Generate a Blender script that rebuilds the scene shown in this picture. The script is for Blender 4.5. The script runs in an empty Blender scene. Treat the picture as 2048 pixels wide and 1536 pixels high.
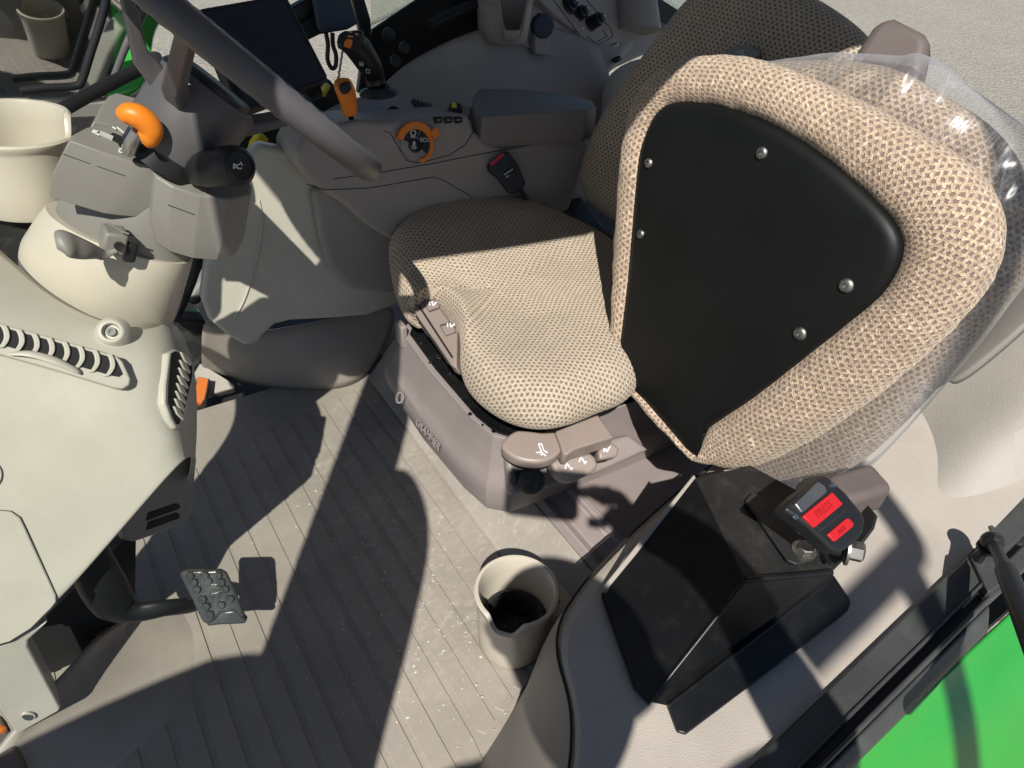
import bpy, bmesh, math, random
from mathutils import Vector, Matrix
from mathutils.geometry import intersect_line_plane
random.seed(7)
S = bpy.context.scene
COL = S.collection
V = Vector

# ------------------------------------------------------------------ camera
F_PX = 1420.0                       # focal length in pixels of the 2048 px wide photograph
RM = Matrix(((0.83917562, -0.2977654, 0.45510443),
             (-0.54011375, -0.55434216, 0.63323132),
             (0.0637292, -0.77720045, -0.62601762)))
CAM = V((0.0, 0.0, 1.3))
cam_d = bpy.data.cameras.new('camera'); cam = bpy.data.objects.new('camera', cam_d); COL.objects.link(cam)
cam_d.sensor_width = 36.0; cam_d.lens = F_PX / 2048 * 36.0
cam_d.clip_start = 0.02; cam_d.clip_end = 3000
_r, _u, _b = RM.col[0], -RM.col[1], -RM.col[2]
cam.matrix_world = Matrix(((_r.x, _u.x, _b.x, CAM.x), (_r.y, _u.y, _b.y, CAM.y), (_r.z, _u.z, _b.z, CAM.z), (0, 0, 0, 1)))
S.camera = cam

# ------------------------------------------------------------------ sky and sun
SUN_DIR = V((0.399, 0.537, -0.743)).normalized()     # direction the light travels
w = bpy.data.worlds.new('World'); S.world = w; w.use_nodes = True
nt = w.node_tree; bg = nt.nodes['Background']
sky = nt.nodes.new('ShaderNodeTexSky'); sky.sky_type = 'NISHITA'; sky.sun_disc = False
sky.sun_elevation = math.asin(-SUN_DIR.z); sky.sun_rotation = math.atan2(-SUN_DIR.x, -SUN_DIR.y)
sky.air_density = 0.8; sky.dust_density = 0.15; sky.ozone_density = 1.5; sky.altitude = 300
nt.links.new(sky.outputs[0], bg.inputs[0]); bg.inputs[1].default_value = 0.065
sl = bpy.data.lights.new('sun', 'SUN'); so = bpy.data.objects.new('sun', sl); COL.objects.link(so)
sl.energy = 5.0; sl.angle = math.radians(0.53); sl.color = (1.0, 0.965, 0.91)
so.rotation_euler = SUN_DIR.to_track_quat('-Z', 'Y').to_euler(); so.location = (-3, -4, 6)
S.view_settings.view_transform = 'Standard'; S.view_settings.look = 'None'
S.view_settings.exposure = 0.38; S.view_settings.gamma = 1.0
S.render.engine = 'CYCLES'

# ------------------------------------------------------------------ geometry helpers
def ray(px, py): return (RM @ V(((px - 1024) / F_PX, (py - 768) / F_PX, 1.0))).normalized()
def PZ(px, py, z): d = ray(px, py); return CAM + d * ((z - CAM.z) / d.z)
REACH = 1.0
def PY(px, py, y): y *= REACH; d = ray(px, py); return CAM + d * ((y - CAM.y) / d.y)
def PX(px, py, x): d = ray(px, py); return CAM + d * ((x - CAM.x) / d.x)
def PP(px, py, plane): d = ray(px, py); p0, n = plane; return CAM + d * ((p0 - CAM).dot(n) / d.dot(n))
def plane3(a, b, c):
    n = (b - a).cross(c - a).normalized()
    if n.dot(CAM - a) < 0: n = -n
    return (a, n)
def off(plane, k): return (plane[0] + plane[1] * k, plane[1])

ROOT = {}
def thing(name, label, cat, loc=(0, 0, 0), group=None, kind=None):
    o = bpy.data.objects.new(name, None); COL.objects.link(o); o.location = loc; o.empty_display_size = 0.05
    o['label'] = label; o['category'] = cat
    if group: o['group'] = group
    if kind: o['kind'] = kind
    ROOT[o] = V(loc); return o
def tag(o, label, cat, group=None):
    o['label'] = label; o['category'] = cat
    if group: o['group'] = group
    return o
def struct(o): o['kind'] = 'structure'; return o

def mk(name, vs, fs, mat, parent=None, smooth=True, bevel=0, seg=2, sub=0, solid=0, ang=35, uv=None, fix=True):
    org = ROOT.get(parent, V((0, 0, 0))) if parent else V((0, 0, 0))
    me = bpy.data.meshes.new(name)
    me.from_pydata([tuple(V(v) - org) for v in vs], [], fs)
    if uv:
        l = me.uv_layers.new(name='UVMap')
        for p in me.polygons:
            for li, k in zip(p.loop_indices, fs[p.index]): l.data[li].uv = uv[k]
    if fix:
        bm = bmesh.new(); bm.from_mesh(me); bmesh.ops.recalc_face_normals(bm, faces=bm.faces); bm.to_mesh(me); bm.free()
    o = bpy.data.objects.new(name, me); COL.objects.link(o)
    if mat: me.materials.append(mat)
    if parent: o.parent = parent; ROOT[o] = org
    if solid:
        m = o.modifiers.new('solid', 'SOLIDIFY'); m.thickness = abs(solid); m.offset = -1 if solid > 0 else 1
    if bevel:
        m = o.modifiers.new('bevel', 'BEVEL'); m.width = bevel; m.segments = seg; m.limit_method = 'ANGLE'; m.angle_limit = math.radians(ang); m.harden_normals = False
    if sub:
        m = o.modifiers.new('sub', 'SUBSURF'); m.levels = sub; m.render_levels = sub
    if smooth:
        me.shade_smooth()
        if not sub:
            me.set_sharp_from_angle(angle=math.radians(40))
    return o

def catmull(pts, n, closed=False):
    pts = [V(p) for p in pts]; out = []; N = len(pts)
    rng = range(N) if closed else range(N - 1)
    for i in rng:
        if closed: p0, p1, p2, p3 = pts[(i - 1) % N], pts[i], pts[(i + 1) % N], pts[(i + 2) % N]
        else: p0, p1, p2, p3 = pts[max(i - 1, 0)], pts[i], pts[i + 1], pts[min(i + 2, N - 1)]
        for k in range(n):
            t = k / n
            out.append(0.5 * ((2 * p1) + (p2 - p0) * t + (2 * p0 - 5 * p1 + 4 * p2 - p3) * t * t + (3 * p1 - p0 - 3 * p2 + p3) * t ** 3))
    if not closed: out.append(pts[-1])
    return out

def prism(name, pts, ext, mat, parent=None, bevel=0, seg=2, **k):
    """closed polygon pts swept by vector ext"""
    n = len(pts); ext = V(ext)
    vs = [V(p) for p in pts] + [V(p) + ext for p in pts]
    fs = [tuple(range(n)), tuple(range(2 * n - 1, n - 1, -1))] + [(i, (i + 1) % n, n + (i + 1) % n, n + i) for i in range(n)]
    return mk(name, vs, fs, mat, parent, bevel=bevel, seg=seg, **k)

def pprism(name, pix, plane, thick, mat, parent=None, proud=0.0, smoothpts=0, **k):
    """pixel outline on a real plane, given a real thickness behind it"""
    pl = off(plane, proud)
    pts = [PP(x, y, pl) for x, y in pix]
    if smoothpts: pts = catmull(pts, smoothpts, True)
    return prism(name, pts, -plane[1] * thick, mat, parent, **k)

def rings(name, rs, mat, parent=None, cap=(True, True), closed=True, **k):
    n = len(rs[0]); vs = [p for r in rs for p in r]; fs = []
    m = n if closed else n - 1
    for a in range(len(rs) - 1):
        for i in range(m):
            j = (i + 1) % n; fs.append((a * n + i, a * n + j, (a + 1) * n + j, (a + 1) * n + i))
    if cap[0]: fs.append(tuple(range(n - 1, -1, -1)))
    if cap[1]: fs.append(tuple(range((len(rs) - 1) * n, len(rs) * n)))
    return mk(name, vs, fs, mat, parent, **k)

def frame(d, up=V((0, 0, 1))):
    d = V(d).normalized()
    if abs(d.dot(up)) > 0.98: up = V((1, 0, 0))
    a = d.cross(up).normalized(); return a, d.cross(a).normalized()

def tube(name, pts, r, mat, parent=None, seg=14, n=6, cap=True, flat=1.0, up=V((0, 0, 1)), ends=None, **k):
    P = catmull(pts, n) if n > 1 else [V(p) for p in pts]
    if not isinstance(r, (list, tuple)): r = [r] * len(pts)
    r = [q * REACH for q in r]
    rr = []
    for i in range(len(P)):
        t = i / (len(P) - 1) * (len(r) - 1); a = int(min(t, len(r) - 2)) if len(r) > 1 else 0
        f = t - a; rr.append(r[a] * (1 - f) + r[min(a + 1, len(r) - 1)] * f)
    rs = []; prev = None
    for i, p in enumerate(P):
        d = (P[min(i + 1, len(P) - 1)] - P[max(i - 1, 0)]).normalized()
        if prev is None: a, b = frame(d, up)
        else:
            a = (prev - d * prev.dot(d)).normalized(); b = d.cross(a)
        prev = a
        rs.append([p + (a * math.cos(2 * math.pi * q / seg) + b * math.sin(2 * math.pi * q / seg) * flat) * rr[i] for q in range(seg)])
    return rings(name, rs, mat, parent, cap=(cap, cap), **k)

def lathe(name, prof, org, axis, mat, parent=None, seg=28, up=V((0, 0, 1)), cap=(True, True), **k):
    prof = [(r * REACH, h * REACH) for r, h in prof]
    a, b = frame(axis, up); d = V(axis).normalized(); org = V(org)
    rs = [[org + d * h + (a * math.cos(2 * math.pi * q / seg) + b * math.sin(2 * math.pi * q / seg)) * max(r, 1e-5) for q in range(seg)] for r, h in prof]
    return rings(name, rs, mat, parent, cap=cap, **k)

def box(name, c, ax, ay, az, mat, parent=None, bevel=0, seg=2, **k):
    """ax, ay, az half-extent vectors"""
    c, ax, ay, az = V(c), V(ax), V(ay), V(az)
    vs = [c + ax * i + ay * j + az * l for i in (-1, 1) for j in (-1, 1) for l in (-1, 1)]
    fs = [(0, 1, 3, 2), (4, 6, 7, 5), (0, 4, 5, 1), (2, 3, 7, 6), (0, 2, 6, 4), (1, 5, 7, 3)]
    return mk(name, vs, fs, mat, parent, bevel=bevel, seg=seg, **k)

def patch(name, grid, mat, parent=None, solid=0, sub=2, **k):
    R, Cn = len(grid), len(grid[0])
    vs = [p for row in grid for p in row]
    fs = [(r * Cn + c, r * Cn + c + 1, (r + 1) * Cn + c + 1, (r + 1) * Cn + c) for r in range(R - 1) for c in range(Cn - 1)]
    o = mk(name, vs, fs, mat, parent, **k)
    me = o.data
    # face the camera
    p = me.polygons[len(me.polygons) // 2]; org = ROOT.get(parent, V((0, 0, 0))) if parent else V((0, 0, 0))
    if p.normal.dot(CAM - org - p.center) < 0: me.flip_normals()
    if sub: m = o.modifiers.new('sub', 'SUBSURF'); m.levels = sub; m.render_levels = sub
    if solid: m = o.modifiers.new('solid', 'SOLIDIFY'); m.thickness = solid; m.offset = -1
    return o

def silh(name, rows, mat, parent=None, seg=20, n=4, **k):
    """loft from silhouettes: rows of (xl, yl, xr, yr, depth_y, aspect)"""
    cs, e1s, asp = [], [], []
    for xl, yl, xr, yr, dy, a in rows:
        m = PY((xl + xr) / 2, (yl + yr) / 2, dy); dep = (m - CAM).dot(RM.col[2])
        e = RM @ V(((xr - xl) / 2, (yr - yl) / 2, 0)) * (dep / F_PX)
        cs.append(m); e1s.append(e); asp.append(V((a, 0, 0)))
    if n > 1: cs, e1s, asp = catmull(cs, n), catmull(e1s, n), catmull(asp, n)
    rs = []
    for i in range(len(cs)):
        ax = (cs[min(i + 1, len(cs) - 1)] - cs[max(i - 1, 0)]).normalized()
        e2 = ax.cross(e1s[i]).normalized() * e1s[i].length * asp[i].x
        rs.append([cs[i] + e1s[i] * math.cos(2 * math.pi * q / seg) + e2 * math.sin(2 * math.pi * q / seg) for q in range(seg)])
    return rings(name, rs, mat, parent, **k)

def text(name, s, org, xdir, nrm, size, mat, parent=None, depth=0.0004, align='CENTER'):
    cu = bpy.data.curves.new(name, 'FONT'); cu.body = s; cu.size = size; cu.extrude = depth; cu.align_x = align; cu.align_y = 'CENTER'; cu.resolution_u = 3
    t = bpy.data.objects.new('tmp', cu); COL.objects.link(t)
    dg = bpy.context.evaluated_depsgraph_get(); dg.update()
    me = bpy.data.meshes.new_from_object(t.evaluated_get(dg)); bpy.data.objects.remove(t)
    n = V(nrm).normalized(); x = V(xdir); x = (x - n * x.dot(n)).normalized(); y = n.cross(x)
    o0 = ROOT.get(parent, V((0, 0, 0))) if parent else V((0, 0, 0)); org = V(org) - o0
    for v in me.vertices:
        c = v.co.copy(); v.co = org + x * c.x + y * c.y + n * c.z
    me.materials.clear(); me.materials.append(mat)
    o = bpy.data.objects.new(name, me); COL.objects.link(o)
    if parent: o.parent = parent; ROOT[o] = o0
    return o

def strokes(name, lines, plane, wpx, mat, parent=None, proud=0.0008, thick=0.0006):
    """flat printed marks: pixel polylines given a width, laid on a real plane"""
    vs, fs = [], []
    pl = off(plane, proud)
    for ln in lines:
        for (x0, y0), (x1, y1) in zip(ln[:-1], ln[1:]):
            L = math.hypot(x1 - x0, y1 - y0) or 1; nx, ny = -(y1 - y0) / L * wpx / 2, (x1 - x0) / L * wpx / 2
            q = [PP(x0 + nx, y0 + ny, pl), PP(x1 + nx, y1 + ny, pl), PP(x1 - nx, y1 - ny, pl), PP(x0 - nx, y0 - ny, pl)]
            b = len(vs); vs += q + [p - plane[1] * thick for p in q]
            fs += [(b, b + 1, b + 2, b + 3), (b + 7, b + 6, b + 5, b + 4)] + [(b + i, b + (i + 1) % 4, b + 4 + (i + 1) % 4, b + 4 + i) for i in range(4)]
    return mk(name, vs, fs, mat, parent, smooth=False)

# ------------------------------------------------------------------ materials
def newmat(name):
    m = bpy.data.materials.new(name); m.use_nodes = True
    t = m.node_tree; return m, t, t.nodes['Principled BSDF']
def N(t, ty, **k):
    n = t.nodes.new(ty)
    for a, b in k.items():
        if a in n.inputs: n.inputs[a].default_value = b
        else: setattr(n, a, b)
    return n
def L(t, a, b): t.links.new(a, b)
def mixc(t, fac, a, b):
    m = t.nodes.new('ShaderNodeMix'); m.data_type = 'RGBA'
    for s, v in ((0, fac), (6, a), (7, b)):
        if hasattr(v, 'links') or hasattr(v, 'is_linked'): t.links.new(v, m.inputs[s])
        else: m.inputs[s].default_value = v if s == 0 else (*v, 1)
    return m.outputs[2]
def ramp(t, src, lo, hi):
    r = t.nodes.new('ShaderNodeMapRange'); r.inputs[1].default_value = lo; r.inputs[2].default_value = hi; L(t, src, r.inputs[0]); return r.outputs[0]
def math_(t, op, a, b=None, c=None):
    m = t.nodes.new('ShaderNodeMath'); m.operation = op
    for i, v in enumerate((a, b, c)):
        if v is None: continue
        if hasattr(v, 'is_linked'): t.links.new(v, m.inputs[i])
        else: m.inputs[i].default_value = v
    return m.outputs[0]
def plastic(name, col, rough=0.5, var=0.12, grain=900, bump=0.12, dirt=0.0, dirtcol=(0.5, 0.46, 0.4), spec=0.4, coat=0.0, leather=False, metal=0.0, scratch=0.0):
    m, t, p = newmat(name)
    tc = N(t, 'ShaderNodeNewGeometry').outputs['Position']
    nz = N(t, 'ShaderNodeTexNoise', Scale=7.0, Detail=5.0, Roughness=0.6); L(t, tc, nz.inputs['Vector'])
    k = ramp(t, nz.outputs[0], 0.3, 0.7)
    dark = tuple(c * (1 - var) for c in col); lite = tuple(min(1, c * (1 + var * 0.5)) for c in col)
    c = mixc(t, k, dark, lite)
    if dirt:
        n2 = N(t, 'ShaderNodeTexNoise', Scale=26.0, Detail=8.0, Roughness=0.7); L(t, tc, n2.inputs['Vector'])
        d = math_(t, 'MULTIPLY', ramp(t, n2.outputs[0], 0.5, 0.78), dirt); c = mixc(t, d, c, dirtcol)
    if scratch:
        mp = N(t, 'ShaderNodeMapping'); L(t, tc, mp.inputs[0]); mp.inputs['Scale'].default_value = (14, 60, 25); mp.inputs['Rotation'].default_value = (0.5, 0.3, 0.9)
        n3 = N(t, 'ShaderNodeTexNoise', Scale=3.0, Detail=6.0, Roughness=0.75, Distortion=1.2); L(t, mp.outputs[0], n3.inputs['Vector'])
        s = math_(t, 'MULTIPLY', ramp(t, n3.outputs[0], 0.66, 0.72), scratch); c = mixc(t, s, c, (0.35, 0.34, 0.32))
    L(t, c, p.inputs['Base Color'])
    r = mixc(t, k, (rough * 0.85,) * 3, (min(1, rough * 1.15),) * 3); L(t, r, p.inputs['Roughness'])
    p.inputs['Specular IOR Level'].default_value = spec; p.inputs['Coat Weight'].default_value = coat; p.inputs['Metallic'].default_value = metal
    p.inputs['Coat Roughness'].default_value = 0.12
    if bump:
        if leather:
            g = N(t, 'ShaderNodeTexVoronoi', Scale=grain * 0.35); L(t, tc, g.inputs['Vector']); h = g.outputs['Distance']
        else:
            g = N(t, 'ShaderNodeTexNoise', Scale=grain, Detail=2.0); L(t, tc, g.inputs['Vector']); h = g.outputs[0]
        b = N(t, 'ShaderNodeBump', Strength=bump, Distance=0.002); L(t, h, b.inputs['Height']); L(t, b.outputs[0], p.inputs['Normal'])
    return m

M = {}
M['beige'] = plastic('beige_plastic', (0.45, 0.425, 0.36), 0.42, 0.10, 900, 0.10, dirt=0.18, dirtcol=(0.58, 0.55, 0.48))
M['beige_gloss'] = plastic('beige_gloss', (0.50, 0.45, 0.365), 0.3, 0.05, 900, 0.03)
M['greyplastic'] = plastic('grey_plastic', (0.205, 0.19, 0.17), 0.42, 0.08, 1100, 0.12)
M['wheelgrey'] = plastic('wheel_grey', (0.095, 0.088, 0.092), 0.42, 0.08, 1200, 0.14)
M['taupe'] = plastic('taupe_plastic', (0.29, 0.265, 0.245), 0.55, 0.1, 1100, 0.15)
M['taupe_lite'] = plastic('taupe_light', (0.30, 0.265, 0.23), 0.5, 0.08, 1100, 0.12)
M['armpad'] = plastic('arm_pad', (0.17, 0.16, 0.155), 0.5, 0.08, 800, 0.2, leather=True)
M['mauve'] = plastic('mauve_plastic', (0.25, 0.21, 0.197), 0.45, 0.07, 1000, 0.1, dirt=0.12)
M['mauve2'] = plastic('mauve_brown', (0.255, 0.205, 0.175), 0.4, 0.07, 1000, 0.1)
M['mauve_dark'] = plastic('mauve_dark', (0.12, 0.095, 0.088), 0.6, 0.08, 900, 0.12)
M['leather'] = plastic('beige_leather', (0.41, 0.365, 0.315), 0.55, 0.09, 1300, 0.28, leather=True, dirt=0.1)
M['leather_dim'] = plastic('dimmed_leather', (0.35, 0.325, 0.285), 0.7, 0.08, 900, 0.2, leather=True, dirt=0.1)  # duller copy of the arch leather, tinted light worked into the tone
M['black'] = plastic('black_plastic', (0.012, 0.013, 0.014), 0.4, 0.2, 900, 0.1, scratch=0.02)
M['blackmetal'] = plastic('black_painted_metal', (0.006, 0.0065, 0.007), 0.33, 0.3, 700, 0.05, dirt=0.05, dirtcol=(0.2, 0.18, 0.15), scratch=0.08)
M['dustymetal'] = plastic('dusty_metal', (0.014, 0.014, 0.014), 0.5, 0.3, 700, 0.08, dirt=0.12, dirtcol=(0.28, 0.24, 0.19), scratch=0.12)
M['panelblack'] = plastic('seat_pan_black', (0.005, 0.0055, 0.0055), 0.5, 0.2, 1400, 0.10, scratch=0.10, spec=0.22)
M['rubber'] = plastic('rubber', (0.02, 0.02, 0.02), 0.6, 0.2, 600, 0.15, dirt=0.12)
M['dark'] = plastic('dark_recess', (0.012, 0.012, 0.013), 0.7, 0.2, 600, 0)
M['sill'] = plastic('sill_black', (0.052, 0.055, 0.053), 0.32, 0.2, 800, 0.08, dirt=0.3, dirtcol=(0.13, 0.125, 0.115))
M['green'] = plastic('green_paint', (0.02, 0.28, 0.028), 0.3, 0.10, 900, 0.0, spec=0.5, coat=0.8, dirt=0.10, dirtcol=(0.16, 0.26, 0.12))
M['orange'] = plastic('orange_plastic', (0.72, 0.20, 0.012), 0.38, 0.06, 900, 0.05)
M['orange_d'] = plastic('orange_dull', (0.50, 0.13, 0.02), 0.5, 0.1, 900, 0.05)
M['red'] = plastic('red_plastic', (0.46, 0.014, 0.017), 0.35, 0.08, 900, 0.04)
M['yellow'] = plastic('yellow_paint', (0.65, 0.52, 0.02), 0.4, 0.06, 900, 0.03)
M['white'] = plastic('white_print', (0.75, 0.75, 0.73), 0.5, 0.03, 900, 0)
M['print'] = plastic('grey_print', (0.45, 0.45, 0.44), 0.5, 0.03, 900, 0)
M['chrome'] = plastic('steel', (0.55, 0.54, 0.52), 0.28, 0.1, 900, 0.03, metal=1.0)
M['zinc'] = plastic('zinc_bolt', (0.30, 0.29, 0.27), 0.42, 0.25, 500, 0.1, metal=1.0, dirt=0.3, dirtcol=(0.2, 0.18, 0.15))
M['screen'] = plastic('screen_glass', (0.006, 0.018, 0.04), 0.12, 0.05, 900, 0, spec=0.6)
M['bracketgrey'] = plastic('grey_bracket', (0.16, 0.155, 0.15), 0.5, 0.1, 600, 0.08)
M['labelpaper'] = plastic('label_paper', (0.38, 0.40, 0.48), 0.5, 0.05, 600, 0)
M['blueglove'] = plastic('slate_blue', (0.03, 0.045, 0.07), 0.6, 0.1, 500, 0.1)
M['red_d'] = plastic('red_emboss', (0.30, 0.008, 0.01), 0.4, 0.08, 900, 0)
M['pedal'] = plastic('pedal_metal', (0.045, 0.048, 0.046), 0.2, 0.25, 500, 0.12, dirt=0.15, spec=0.7)
M['deckplate'] = plastic('deck_plate', (0.26, 0.27, 0.30), 0.32, 0.06, 900, 0.03, spec=0.6)
M['cloth'] = plastic('dark_cloth', (0.03, 0.035, 0.05), 0.9, 0.15, 500, 0.3)
M['skin'] = plastic('skin', (0.45, 0.28, 0.2), 0.55, 0.08, 500, 0.1)
M['dust'] = plastic('mat_crumbs', (0.55, 0.52, 0.45), 0.6, 0.2, 900, 0)

def mat_floor():
    m, t, p = newmat('rubber_floor_mat')
    pos = N(t, 'ShaderNodeNewGeometry').outputs['Position']
    n1 = N(t, 'ShaderNodeTexNoise', Scale=5.0, Detail=6.0, Roughness=0.65); L(t, pos, n1.inputs['Vector'])
    c = mixc(t, ramp(t, n1.outputs[0], 0.3, 0.7), (0.255, 0.225, 0.19), (0.345, 0.305, 0.26))
    # scuffed dust: smeared pale flakes
    mp = N(t, 'ShaderNodeMapping'); L(t, pos, mp.inputs[0]); mp.inputs['Rotation'].default_value = (0, 0, 0.6); mp.inputs['Scale'].default_value = (1, 1.7, 1)
    n2 = N(t, 'ShaderNodeTexNoise', Scale=34.0, Detail=9.0, Roughness=0.75, Distortion=0.7); L(t, mp.outputs[0], n2.inputs['Vector'])
    n3 = N(t, 'ShaderNodeTexNoise', Scale=3.2, Detail=3.0); L(t, pos, n3.inputs['Vector'])
    sx = N(t, 'ShaderNodeSeparateXYZ'); L(t, pos, sx.inputs[0])
    wear = math_(t, 'MULTIPLY', ramp(t, sx.outputs[0], 0.02, 0.34), math_(t, 'ADD', math_(t, 'MULTIPLY', ramp(t, n3.outputs[0], 0.4, 0.6), 0.7), 0.3))
    d = math_(t, 'MULTIPLY', ramp(t, n2.outputs[0], 0.5, 0.75), wear)
    c = mixc(t, math_(t, 'MULTIPLY', d, 0.62), c, (0.55, 0.50, 0.43))
    v = N(t, 'ShaderNodeTexVoronoi', Scale=55.0); L(t, mp.outputs[0], v.inputs['Vector'])
    fl = math_(t, 'MULTIPLY', math_(t, 'LESS_THAN', v.outputs['Distance'], 0.12), math_(t, 'MULTIPLY', ramp(t, n2.outputs[0], 0.52, 0.6), wear))
    c = mixc(t, math_(t, 'MULTIPLY', fl, 0.8), c, (0.75, 0.71, 0.62))
    L(t, c, p.inputs['Base Color'])
    L(t, mixc(t, d, (0.5,) * 3, (0.3,) * 3), p.inputs['Roughness'])
    g = N(t, 'ShaderNodeTexNoise', Scale=700.0, Detail=2.0); L(t, pos, g.inputs['Vector'])
    h = math_(t, 'ADD', math_(t, 'MULTIPLY', g.outputs[0], 0.4), math_(t, 'MULTIPLY', n2.outputs[0], 1.0))
    b = N(t, 'ShaderNodeBump', Strength=0.25, Distance=0.003); L(t, h, b.inputs['Height']); L(t, b.outputs[0], p.inputs['Normal'])
    return m
M['floor'] = mat_floor()

def mat_fabric(name, base, base2, dot, su=0.0098, sv=0.0068, fuzz=0.35, sheen=0.25):
    m, t, p = newmat(name)
    uv = N(t, 'ShaderNodeUVMap').outputs[0]
    pos = N(t, 'ShaderNodeNewGeometry').outputs['Position']
    nd = N(t, 'ShaderNodeTexNoise', Scale=420.0, Detail=3.0); L(t, pos, nd.inputs['Vector'])
    nd2 = N(t, 'ShaderNodeTexNoise', Scale=34.0, Detail=3.0); L(t, pos, nd2.inputs['Vector'])
    s = N(t, 'ShaderNodeSeparateXYZ'); L(t, uv, s.inputs[0])
    wob = math_(t, 'MULTIPLY', math_(t, 'SUBTRACT', nd2.outputs[0], 0.5), 0.006)
    U = math_(t, 'DIVIDE', math_(t, 'ADD', s.outputs[0], wob), su)
    W = math_(t, 'DIVIDE', math_(t, 'ADD', s.outputs[1], wob), sv)
    row = math_(t, 'FLOOR', W)
    U2 = math_(t, 'ADD', U, math_(t, 'MULTIPLY', math_(t, 'MODULO', row, 2.0), 0.5))
    fu = math_(t, 'SUBTRACT', math_(t, 'FRACT', U2), 0.5); fv = math_(t, 'SUBTRACT', math_(t, 'FRACT', W), 0.5)
    nj = math_(t, 'MULTIPLY', math_(t, 'SUBTRACT', nd.outputs[0], 0.5), fuzz)
    dd = math_(t, 'ADD', math_(t, 'ADD', math_(t, 'MULTIPLY', math_(t, 'ABSOLUTE', fu), 1.7), math_(t, 'MULTIPLY', math_(t, 'ABSOLUTE', fv), 1.25)), nj)
    mask = N(t, 'ShaderNodeMapRange'); mask.inputs[1].default_value = 0.62; mask.inputs[2].default_value = 0.44; L(t, dd, mask.inputs[0])
    fibre = ramp(t, nd.outputs[0], 0.3, 0.7)
    lob = mixc(t, fibre, base2, base)
    wn = N(t, 'ShaderNodeTexNoise', Scale=9.0, Detail=2.0); L(t, pos, wn.inputs['Vector'])
    lob = mixc(t, math_(t, 'MULTIPLY', ramp(t, wn.outputs[0], 0.35, 0.7), 0.35), lob, tuple(c * 0.72 for c in base2))
    tuft = N(t, 'ShaderNodeTexNoise', Scale=150.0, Detail=3.0, Roughness=0.7, Distortion=0.8); L(t, pos, tuft.inputs['Vector'])
    lob = mixc(t, math_(t, 'MULTIPLY', ramp(t, tuft.outputs[0], 0.5, 0.68), min(1.0, fuzz)), lob, tuple(min(1, c * 1.35) for c in base))
    c = mixc(t, math_(t, 'MULTIPLY', mask.outputs[0], 0.88), lob, dot)
    L(t, c, p.inputs['Base Color']); p.inputs['Roughness'].default_value = 0.9; p.inputs['Specular IOR Level'].default_value = 0.15
    p.inputs['Sheen Weight'].default_value = sheen; p.inputs['Sheen Roughness'].default_value = 0.4; p.inputs['Sheen Tint'].default_value = (1, 0.9, 0.75, 1)
    h = math_(t, 'ADD', math_(t, 'SUBTRACT', math_(t, 'MULTIPLY', nd.outputs[0], 0.6), math_(t, 'MULTIPLY', mask.outputs[0], 1.0)), math_(t, 'MULTIPLY', tuft.outputs[0], 1.6 * fuzz))
    b = N(t, 'ShaderNodeBump', Strength=0.8, Distance=0.0022); L(t, h, b.inputs['Height']); L(t, b.outputs[0], p.inputs['Normal'])
    return m
M['fabric'] = mat_fabric('seat_fabric', (0.53, 0.445, 0.335), (0.38, 0.31, 0.225), (0.15, 0.112, 0.095), 0.0118, 0.0080)
M['plush'] = mat_fabric('plush_fabric', (0.56, 0.44, 0.315), (0.31, 0.23, 0.155), (0.20, 0.125, 0.12), 0.0125, 0.0088, fuzz=0.9, sheen=0.45)

def mat_gravel():
    m, t, p = newmat('gravel_ground')
    pos = N(t, 'ShaderNodeNewGeometry').outputs['Position']
    v = N(t, 'ShaderNodeTexVoronoi', Scale=22.0); L(t, pos, v.inputs['Vector'])
    n = N(t, 'ShaderNodeTexNoise', Scale=9.0, Detail=9.0, Roughness=0.8); L(t, pos, n.inputs['Vector'])
    n2 = N(t, 'ShaderNodeTexNoise', Scale=0.5, Detail=4.0); L(t, pos, n2.inputs['Vector'])
    c = mixc(t, ramp(t, n.outputs[0], 0.3, 0.7), (0.20, 0.18, 0.145), (0.44, 0.41, 0.34))
    c = mixc(t, math_(t, 'MULTIPLY', ramp(t, v.outputs['Color'], 0.0, 1.0), 0.45), c, (0.40, 0.37, 0.31))
    c = mixc(t, math_(t, 'MULTIPLY', ramp(t, n2.outputs[0], 0.35, 0.65), 0.3), c, (0.27, 0.25, 0.21))
    L(t, c, p.inputs['Base Color']); p.inputs['Roughness'].default_value = 0.95
    b = N(t, 'ShaderNodeBump', Strength=0.9, Distance=0.03); L(t, math_(t, 'ADD', n.outputs[0], v.outputs['Distance']), b.inputs['Height']); L(t, b.outputs[0], p.inputs['Normal'])
    return m
M['gravel'] = mat_gravel()

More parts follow.
